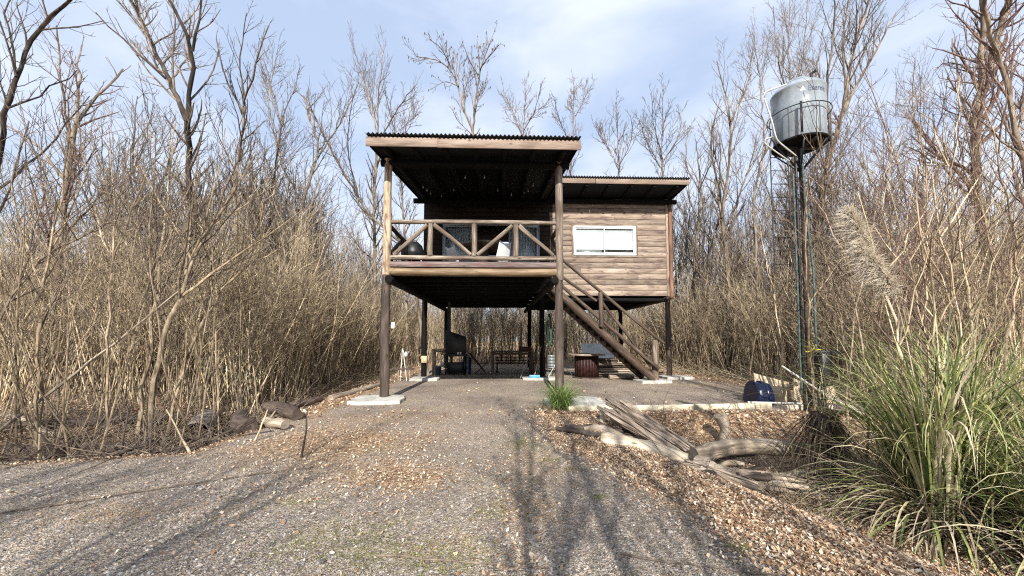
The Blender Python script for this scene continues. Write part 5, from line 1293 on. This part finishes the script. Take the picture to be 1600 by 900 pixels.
# --- undergrowth stems low at the thicket edges
def blades(mb, base, n, Lr, wr, spread, droop, g, seg=6, rad=.15, up0=.2, azr=(0, 2 * pi), stiff=1.6):
    """arching blades: base (x,y,z); vectorised strips with a shallow fold"""
    if n < 1: return mb
    az = g.uniform(azr[0], azr[1], n); L = g.uniform(*Lr, n); w = g.uniform(*wr, n)
    el = pi / 2 - np.abs(g.normal(up0, spread, n)); rr = rad * np.sqrt(g.random(n)); a2 = g.uniform(0, 2 * pi, n)
    p = np.stack([base[0] + rr * np.cos(a2), base[1] + rr * np.sin(a2), np.full(n, base[2])], -1)
    dr = droop * g.uniform(.4, 1.6, n); side = np.stack([-np.sin(az), np.cos(az), np.zeros(n)], -1)
    V = np.zeros((n, seg + 1, 3, 3)); tw_ = g.normal(0, .25, n)
    for i in range(seg + 1):
        t = i / seg; ww = w * (1 - t ** 2.2) * (.65 + .35 * min(1, t * 4)) + .0008
        e = el - dr * t ** stiff
        d = np.stack([np.cos(az) * np.cos(e), np.sin(az) * np.cos(e), np.sin(e)], -1)
        if i: p = p + d * (L / seg)[:, None]
        nrm = np.cross(side, d)
        V[:, i, 0] = p - side * (ww / 2)[:, None]; V[:, i, 2] = p + side * (ww / 2)[:, None]; V[:, i, 1] = p + nrm * (ww * .18)[:, None]
        side = side + nrm * (tw_ * .15)[:, None]; side /= np.linalg.norm(side, axis=1)[:, None]
    V = V.reshape(n, -1, 3); F = []
    for i in range(seg):
        for c in range(2): F.append([i * 3 + c, i * 3 + c + 1, (i + 1) * 3 + c + 1, (i + 1) * 3 + c])
    F = np.array(F)
    # keep above the ground
    V[..., 2] = np.maximum(V[..., 2], H(V[..., 0], V[..., 1]) + .01)
    mb.add(V.reshape(-1, 3), (F[None] + (np.arange(n) * V.shape[1])[:, None, None]).reshape(-1, 4)); return mb

g = np.random.default_rng(55)
def plume(mb, p0, p1, g, n=900, ln=.125):
    p0 = np.array(p0); p1 = np.array(p1); ax = unit(p1 - p0); t = g.random(n); Lx = np.linalg.norm(p1 - p0)
    s = p0 + (p1 - p0) * t[:, None]; bend_ = np.array([-.10, -.03, -.05]); s = s + bend_ * (t ** 2)[:, None]
    d = unit(np.cross(ax, [0, 1, 0])); d2 = np.cross(ax, d); a_ = g.uniform(0, 2 * pi, n)
    sp = (np.sin(pi * np.clip(t * .9 + .08, 0, 1)) ** .7)
    dr = ax * .55 + np.cos(a_)[:, None] * d * .8 + np.sin(a_)[:, None] * d2 * .8 + np.array([-.45, 0, 0]); l = ln * sp * g.uniform(.4, 1.3, n); dr = dr + g.normal(0, .5, dr.shape)
    P = np.stack([s + dr * (l * q)[:, None] - np.array([0, 0, 1.0]) * (l * .5 * q * q)[:, None] for q in (0, .35, .7, 1)], 1)
    mb.batch(P, np.tile([.0024, .0022, .0018, .0010], (n, 1)), 3); return mb
def pampas(cx, cy, n, label, Lr, seed, plumes=(), rad=.3, skirt=True):
    g = np.random.default_rng(seed); z = Hs(cx, cy)
    r = root('pampas_grass', (cx, cy, z), label, 'pampas grass', 'pampas grass clumps at the right')
    mb = MB(); ms_ = MB(); K = 9
    for q in range(K):
        az = q * 2 * pi / K + g.uniform(-.4, .4); rr = rad * g.uniform(.3, 1.3); x, y = cx + rr * cos(az), cy + rr * sin(az); zz = Hs(x, y)
        f = g.uniform(.55, 1.5); wd = (az - 1.1, az + 1.1)
        blades(mb, (x, y, zz), int(n / K * f * .75), (Lr[0] * g.uniform(.85, 1.05), Lr[1] * g.uniform(.8, 1.08)), (.016, .031), .10, g.uniform(1.1, 2.0), g, 10, .10, g.uniform(.03, .18), azr=wd, stiff=g.uniform(1.8, 3.4))
        blades(mb, (x, y, zz), int(n / K * f * .25), (Lr[0] * .7, Lr[1] * .8), (.012, .024), .2, 2.5, g, 10, .12, g.uniform(.2, .6), stiff=4.5)
        blades(mb, (x, y, zz), int(n / K * f * .26), (Lr[0] * .75, Lr[1] * .8), (.014, .027), .16, 2.7, g, 10, .12, g.uniform(.35, .7), azr=wd, stiff=1.25)
        if skirt:
            blades(ms_, (x, y, zz), int(n / K * 1.5), (.6, Lr[1] * .6), (.010, .024), .25, g.uniform(1.8, 2.8), g, 7, .16, g.uniform(.35, .9), azr=(az - 1.5, az + 1.5), stiff=g.uniform(1.0, 2.4))
            blades(ms_, (x, y, zz), int(n / K * .32), (Lr[0] * .7, Lr[1] * .95), (.008, .016), .15, 1.6, g, 8, .1, .15, stiff=5)
    mb.build('leaf_blades', M_blade, r)
    if skirt: ms_.build('dry_leaves', M_dead, r)
    for (a_, b2, c2) in plumes:
        MB().tube(smooth_path([(cx, cy, z), ((cx + a_[0]) / 2, (cy + a_[1]) / 2, z + (a_[2] - z) * .55), a_, b2], 14), np.linspace(.011, .004, 14), 6).build('plume_stalk', M_cane, r, smooth=True)
        plume(MB(), a_, b2, g, c2).build('plume', M_plume, r)
    return r
pl1 = at(1402, 462, Y=4.3); pl1b = at(1345, 372, Y=4.45); pl2 = at(1362, 400, Y=4.6); pl2b = at(1330, 318, Y=4.7)
pampas(4.65, 4.0, 400, 'largest pampas grass clump with two creamy plumes, at the lower right', (1.7, 2.7), 1, ((tuple(pl1), tuple(pl1b), 3400), (tuple(pl2), tuple(pl2b), 2200)), .24)
pampas(5.45, 4.2, 400, 'pampas grass clump at the right edge behind the largest one', (1.8, 2.8), 2, (), .22)
pampas(4.85, 3.05, 300, 'lowest pampas grass clump spilling out of the lower right corner', (1.2, 2.0), 3, (), .2)
pampas(5.15, 4.85, 40, 'small thin pampas tuft with long arching blades left of the largest clump', (1.8, 2.9), 4, (), .10, False)
# dead reed clump like a dark post
dx, dy = at(1285, 640, Y=5.2)[:2]; dz = Hs(dx, dy)
dc = root('dead_reed_clump', (dx, dy, dz), 'dark dead reed clump standing like a shaggy post at the hollow', 'reed clump')
MB().log((dx, dy, dz), (dx + .02, dy, .58), .13, .15, wob=.1).build('core', M_darklog, dc, smooth=True)
mb = MB(); blades(mb, (dx, dy, .60), 330, (.7, 1.25), (.008, .016), .12, 1.0, g, 6, .13, 2.0, stiff=.4); 
mb.build('hanging_dry_leaves', island_ramp('dark_dead_leaf', [(0, (.03, .02, .015)), (.6, (.11, .075, .05)), (.9, (.28, .20, .13)), (1, (.45, .36, .25))]), dc)
mb = MB(); blades(mb, (dx, dy, .55), 40, (.6, 1.3), (.006, .012), .3, 1.3, g, 7, .08, .5); mb.build('dry_leaves', M_straw, dc)
# dry straw drift below the pampas
mb = MB()
for k in range(26):
    x = g.uniform(2.9, 5.0); y = 4.9 - (x - 2.9) * .55 + g.normal(0, .22)
    blades(mb, (x, y, Hs(x, y)), 26, (.4, .95), (.006, .013), .35, .7, g, 5, .15, 1.15, azr=(2.2, 4.2) if k % 2 else (0, 6.28))
o = mb.build('straw_drift', M_straw); o['kind'] = 'stuff'; tag(o, 'drift of flattened dry straw below the pampas grass', 'straw')
# green tuft at the front right stilt
x, y = 1.42, 8.85
tf = root('grass_tuft', (x, y, 0), 'bright green grass tuft at the foot of the front right stilt', 'grass tuft')
mb = MB(); blades(mb, (x, y, 0), 520, (.45, .95), (.009, .016), .2, 1.5, g, 6, .15, .35); blades(mb, (x, y, 0), 24, (.7, 1.1), (.005, .008), .12, 1.2, g, 6, .1, .2); mb.build('green_blades', M_fresh, tf)
mb = MB(); blades(mb, (x, y, 0), 120, (.25, .5), (.006, .012), .2, 1.2, g, 5, .2, 1.1); mb.build('dry_blades', M_straw, tf)
# leafy green sprout with yellow leaves at the tank stand
yl = MB(); yx, yy_ = at(1268, 545, Y=7.6)[:2]
for k in range(26):
    c = np.array([yx, yy_, 1.42]) + g.normal(0, .07, 3); M = Matrix.Rotation(g.uniform(0, 6), 3, 'Z') @ Matrix.Rotation(g.normal(0, .6), 3, 'X')
    q = np.array([[-.04, 0, 0], [0, -.02, .008], [.05, 0, 0], [0, .02, .008]]) @ np.array(M).T + c; yl.add(q, [[0, 1, 2, 3]])
yr_ = root('leafy_vine', (yx, yy_, 0), 'thin vine with a few bright yellow leaves by the tank post', 'vine')
yl.build('leaves', plain('yellow_green_leaf', (.55, .50, .03), .5), yr_); MB().tube([(yx + .05, yy_, 0), (yx, yy_ + .03, .8), (yx, yy_, 1.5)], .006, 5).build('stem', M_shrub, yr_)

# --- ground cover -------------------------------------------------------------
def leaves(n, f, smin, smax, name, label, mat=M_leaf):
    X_, Y_ = [], []
    while sum(len(a) for a in X_) < n:
        x, y = f(n); k = rng.random(len(x)) < leafmask(x, y) ** 1.5 * .993 + .007; X_.append(x[k]); Y_.append(y[k])
    x = np.concatenate(X_)[:n]; y = np.concatenate(Y_)[:n]; z = H(x, y) + rng.uniform(.004, .03, n)
    s = smin + (smax - smin) * rng.random(n) ** 1.7; a_ = rng.uniform(0, 2 * pi, n); ti = rng.normal(0, .45, n); tj = rng.normal(0, .45, n); cu_ = rng.uniform(-.3, .9, n)
    base = np.array([[-.5, 0], [0, -.32], [.5, 0], [0, .32]]); V = np.zeros((n, 4, 3))
    for q in range(4):
        u, v = base[q]; px = u * s; py = v * s; pz = px * ti + py * tj + (cu_ * s * .3 if q in (0, 2) else 0)
        V[:, q, 0] = x + px * np.cos(a_) - py * np.sin(a_); V[:, q, 1] = y + px * np.sin(a_) + py * np.cos(a_); V[:, q, 2] = z + pz
    F = np.array([[0, 1, 3], [1, 2, 3]])
    mb = MB().add(V.reshape(-1, 3), (F[None] + (np.arange(n) * 4)[:, None, None]).reshape(-1, 3))
    o = mb.build(name, mat); o['kind'] = 'stuff'; tag(o, label, 'leaf litter'); return o
def fn_(n):
    y = 2.2 + 7 * rng.random(n) ** 1.4; return rng.uniform(-1.2, 1.2, n) * (y * 1.0 + .5) + .6, y
leaves(95000, fn_, .010, .044, 'leaf_litter', 'tan and orange fallen leaves strewn over the driveway edges and hollow')
def fr2(n):
    y = 2.3 + 6 * rng.random(n) ** 1.3; return xR(y) - 1.4 + 3.6 * rng.random(n), y
leaves(75000, fr2, .012, .042, 'leaf_litter', 'thick drift of tan leaves between the driveway and the right hollow')
def fm_(n):
    y = 8 + 22 * rng.random(n) ** 1.3; return rng.uniform(-1.3, 1.3, n) * y, y
leaves(50000, fm_, .05, .10, 'leaf_litter', 'brown fallen leaves on the floor of the thicket')
# loose stones
n = 60000; y = 2.1 + 6.2 * rng.random(n) ** 1.6; x = rng.uniform(-1.35, .75, n) * (y + .4)
k = (rng.random(n) > leafmask(x, y) * 1.1); x, y = x[k], y[k]; n = len(x)
oc = np.array([[1, 0, 0], [0, 1, 0], [-1, 0, 0], [0, -1, 0], [0, 0, .7], [0, 0, -.5]]); of = np.array([[0, 1, 4], [1, 2, 4], [2, 3, 4], [3, 0, 4]])
s = rng.gamma(4, .0015, n) + .002; V = oc[None] * s[:, None, None] * rng.uniform(.6, 1.35, (n, 6, 3)); a_ = rng.uniform(0, 6.28, n)
W = V.copy(); W[..., 0] = V[..., 0] * np.cos(a_)[:, None] - V[..., 1] * np.sin(a_)[:, None] + x[:, None]; W[..., 1] = V[..., 0] * np.sin(a_)[:, None] + V[..., 1] * np.cos(a_)[:, None] + y[:, None]
W[..., 2] = V[..., 2] + H(x, y)[:, None] + .001
o = MB().add(W.reshape(-1, 3), (of[None] + (np.arange(n) * 6)[:, None, None]).reshape(-1, 3)).build('loose_gravel', M_stone); o['kind'] = 'stuff'; tag(o, 'loose grey gravel stones covering the driveway', 'gravel')
# tiny straws and moss grass on the drive
_lm = leafmask
leafmask = lambda x, y: np.clip(_lm(x, y) * .5 + .08 + ochre(x, y) * .9 + mossy(x, y) * .3 + bumpy(x * 2.2, y * 2.2) * .5, 0, 1)
leaves(60000, fn_, .006, .017, 'leaf_crumbs', 'small brown crumbs of broken leaves among the gravel', M_leafbits)
leafmask = _lm
mb = MB(); n = 30000; y = 2.1 + 6.9 * rng.random(n) ** 1.5; x = rng.uniform(-1.3, 1.0, n) * (y + .3); a_ = rng.uniform(0, 6.28, n); l = rng.uniform(.012, .06, n)
d = np.stack([np.cos(a_), np.sin(a_), rng.normal(0, .12, n)], -1); p = np.stack([x, y, H(x, y) + .014], -1); sd2 = np.stack([-np.sin(a_), np.cos(a_), np.zeros(n)], -1) * .0016
V = np.stack([p - d * l[:, None] / 2 - sd2, p + d * l[:, None] / 2 - sd2, p + d * l[:, None] / 2 + sd2, p - d * l[:, None] / 2 + sd2], 1)
o = mb.add(V.reshape(-1, 3), (np.arange(n) * 4)[:, None] + np.array([[0, 1, 2, 3]])).build('straw_bits', M_straw); o['kind'] = 'stuff'; tag(o, 'small dry straws scattered over the gravel', 'straw')
mb = MB()
spots = [(at(px, py, Z=0), r_) for px, py, r_ in ((640, 860, .25), (560, 840, .25), (700, 880, .18), (480, 850, .2), (770, 800, .15), (935, 778, .06), (1155, 856, .05), (860, 720, .1), (820, 690, .12), (600, 700, .2), (1130, 640, .12), (1000, 650, .15), (900, 735, .1))]
for P, r_ in spots:
    for q in range(int(30 + 500 * r_)):
        x, y = P[0] + g.normal(0, r_), P[1] + g.normal(0, r_ * .7)
        blades(mb, (x, y, Hs(x, y)), 3, (.02, .055), (.002, .004), .4, 1.2, g, 3, .012, .4)
o = mb.build('short_grass', island_ramp('yellowish_short_blade', [(0, (.10, .12, .03)), (.5, (.24, .25, .07)), (1, (.45, .40, .18))], .6, .2, .2)); o['kind'] = 'stuff'; tag(o, 'sparse short green grass in patches on the gravel', 'grass')
# dead twigs low in the thicket edges and ditch
def twigmass(n, f, hr, name, label, mat, r0=.005):
    P = []; R = []
    for k in range(n):
        x, y = f(); z = Hs(x, y); a_ = rng.uniform(0, 6.28); e = abs(rng.normal(0, hr)); L = rng.uniform(.4, 1.5)
        p = np.array([x, y, z + rng.uniform(0, .1)]); d = np.array([cos(a_) * cos(e), sin(a_) * cos(e), sin(e)])
        Q, rr = limb(p, d, L, r0 * rng.uniform(.7, 1.6), r0 * .5, 4, rng, -.15, .16); Q[:, 2] = np.maximum(Q[:, 2], z + .01); P.append(Q); R.append(rr)
    o = MB().batch(np.array(P), np.array(R), 3).build(name, mat); o['kind'] = 'stuff'; tag(o, label, 'twigs')
twigmass(1500, lambda: (rng.uniform(-10.5, -4.7), rng.uniform(5.5, 9.2)), .6, 'dead_twigs', 'tangle of dead twigs filling the left ditch', M_twig, .006)
twigmass(900, lambda: (lambda y: (-5.3 - abs(rng.normal(0, 1.2)), y))(rng.uniform(8, 22)), .5, 'dead_twigs', 'brush of dead twigs along the foot of the left thicket', M_shrub, .008)
twigmass(900, lambda: (lambda y: (9.3 - .1 * (y - 12) + abs(rng.normal(0, 1.0)), y))(rng.uniform(9.5, 22)), .4, 'dead_twigs', 'heap of cut pale twigs along the foot of the right thicket', M_cane, .008)
twigmass(420, lambda: (rng.uniform(2.2, 7.5), rng.uniform(4.6, 8.2)), .3, 'dead_twigs', 'thin dead twigs lying in the right hollow', M_twig, .004)
for k, (p0, p1, lab) in enumerate((((-4.6, 3.7), (-2.1, 5.1), 'long dark twig lying in the left of the driveway'), ((-.9, 2.95), (.35, 2.75), 'thin twig lying across the front middle of the driveway'), ((.9, 2.9), (1.9, 2.6), 'thin twig lying at the front right of the driveway'), ((-1.9, 2.6), (-1.2, 2.72), 'pale short stick at the bottom left of the driveway'))):
    xs = np.linspace(p0[0], p1[0], 8); ys = np.linspace(p0[1], p1[1], 8) + rng.normal(0, .02, 8)
    obj(MB().tube(np.stack([xs, ys, H(xs, ys) + .02], -1), np.linspace(.009, .004, 8), 6), 'fallen_twig', M_twig, lab, 'twig', 'twigs lying on the driveway', smooth=True)
for m_ in list(bpy.data.meshes):
    if m_.users == 0: bpy.data.meshes.remove(m_)
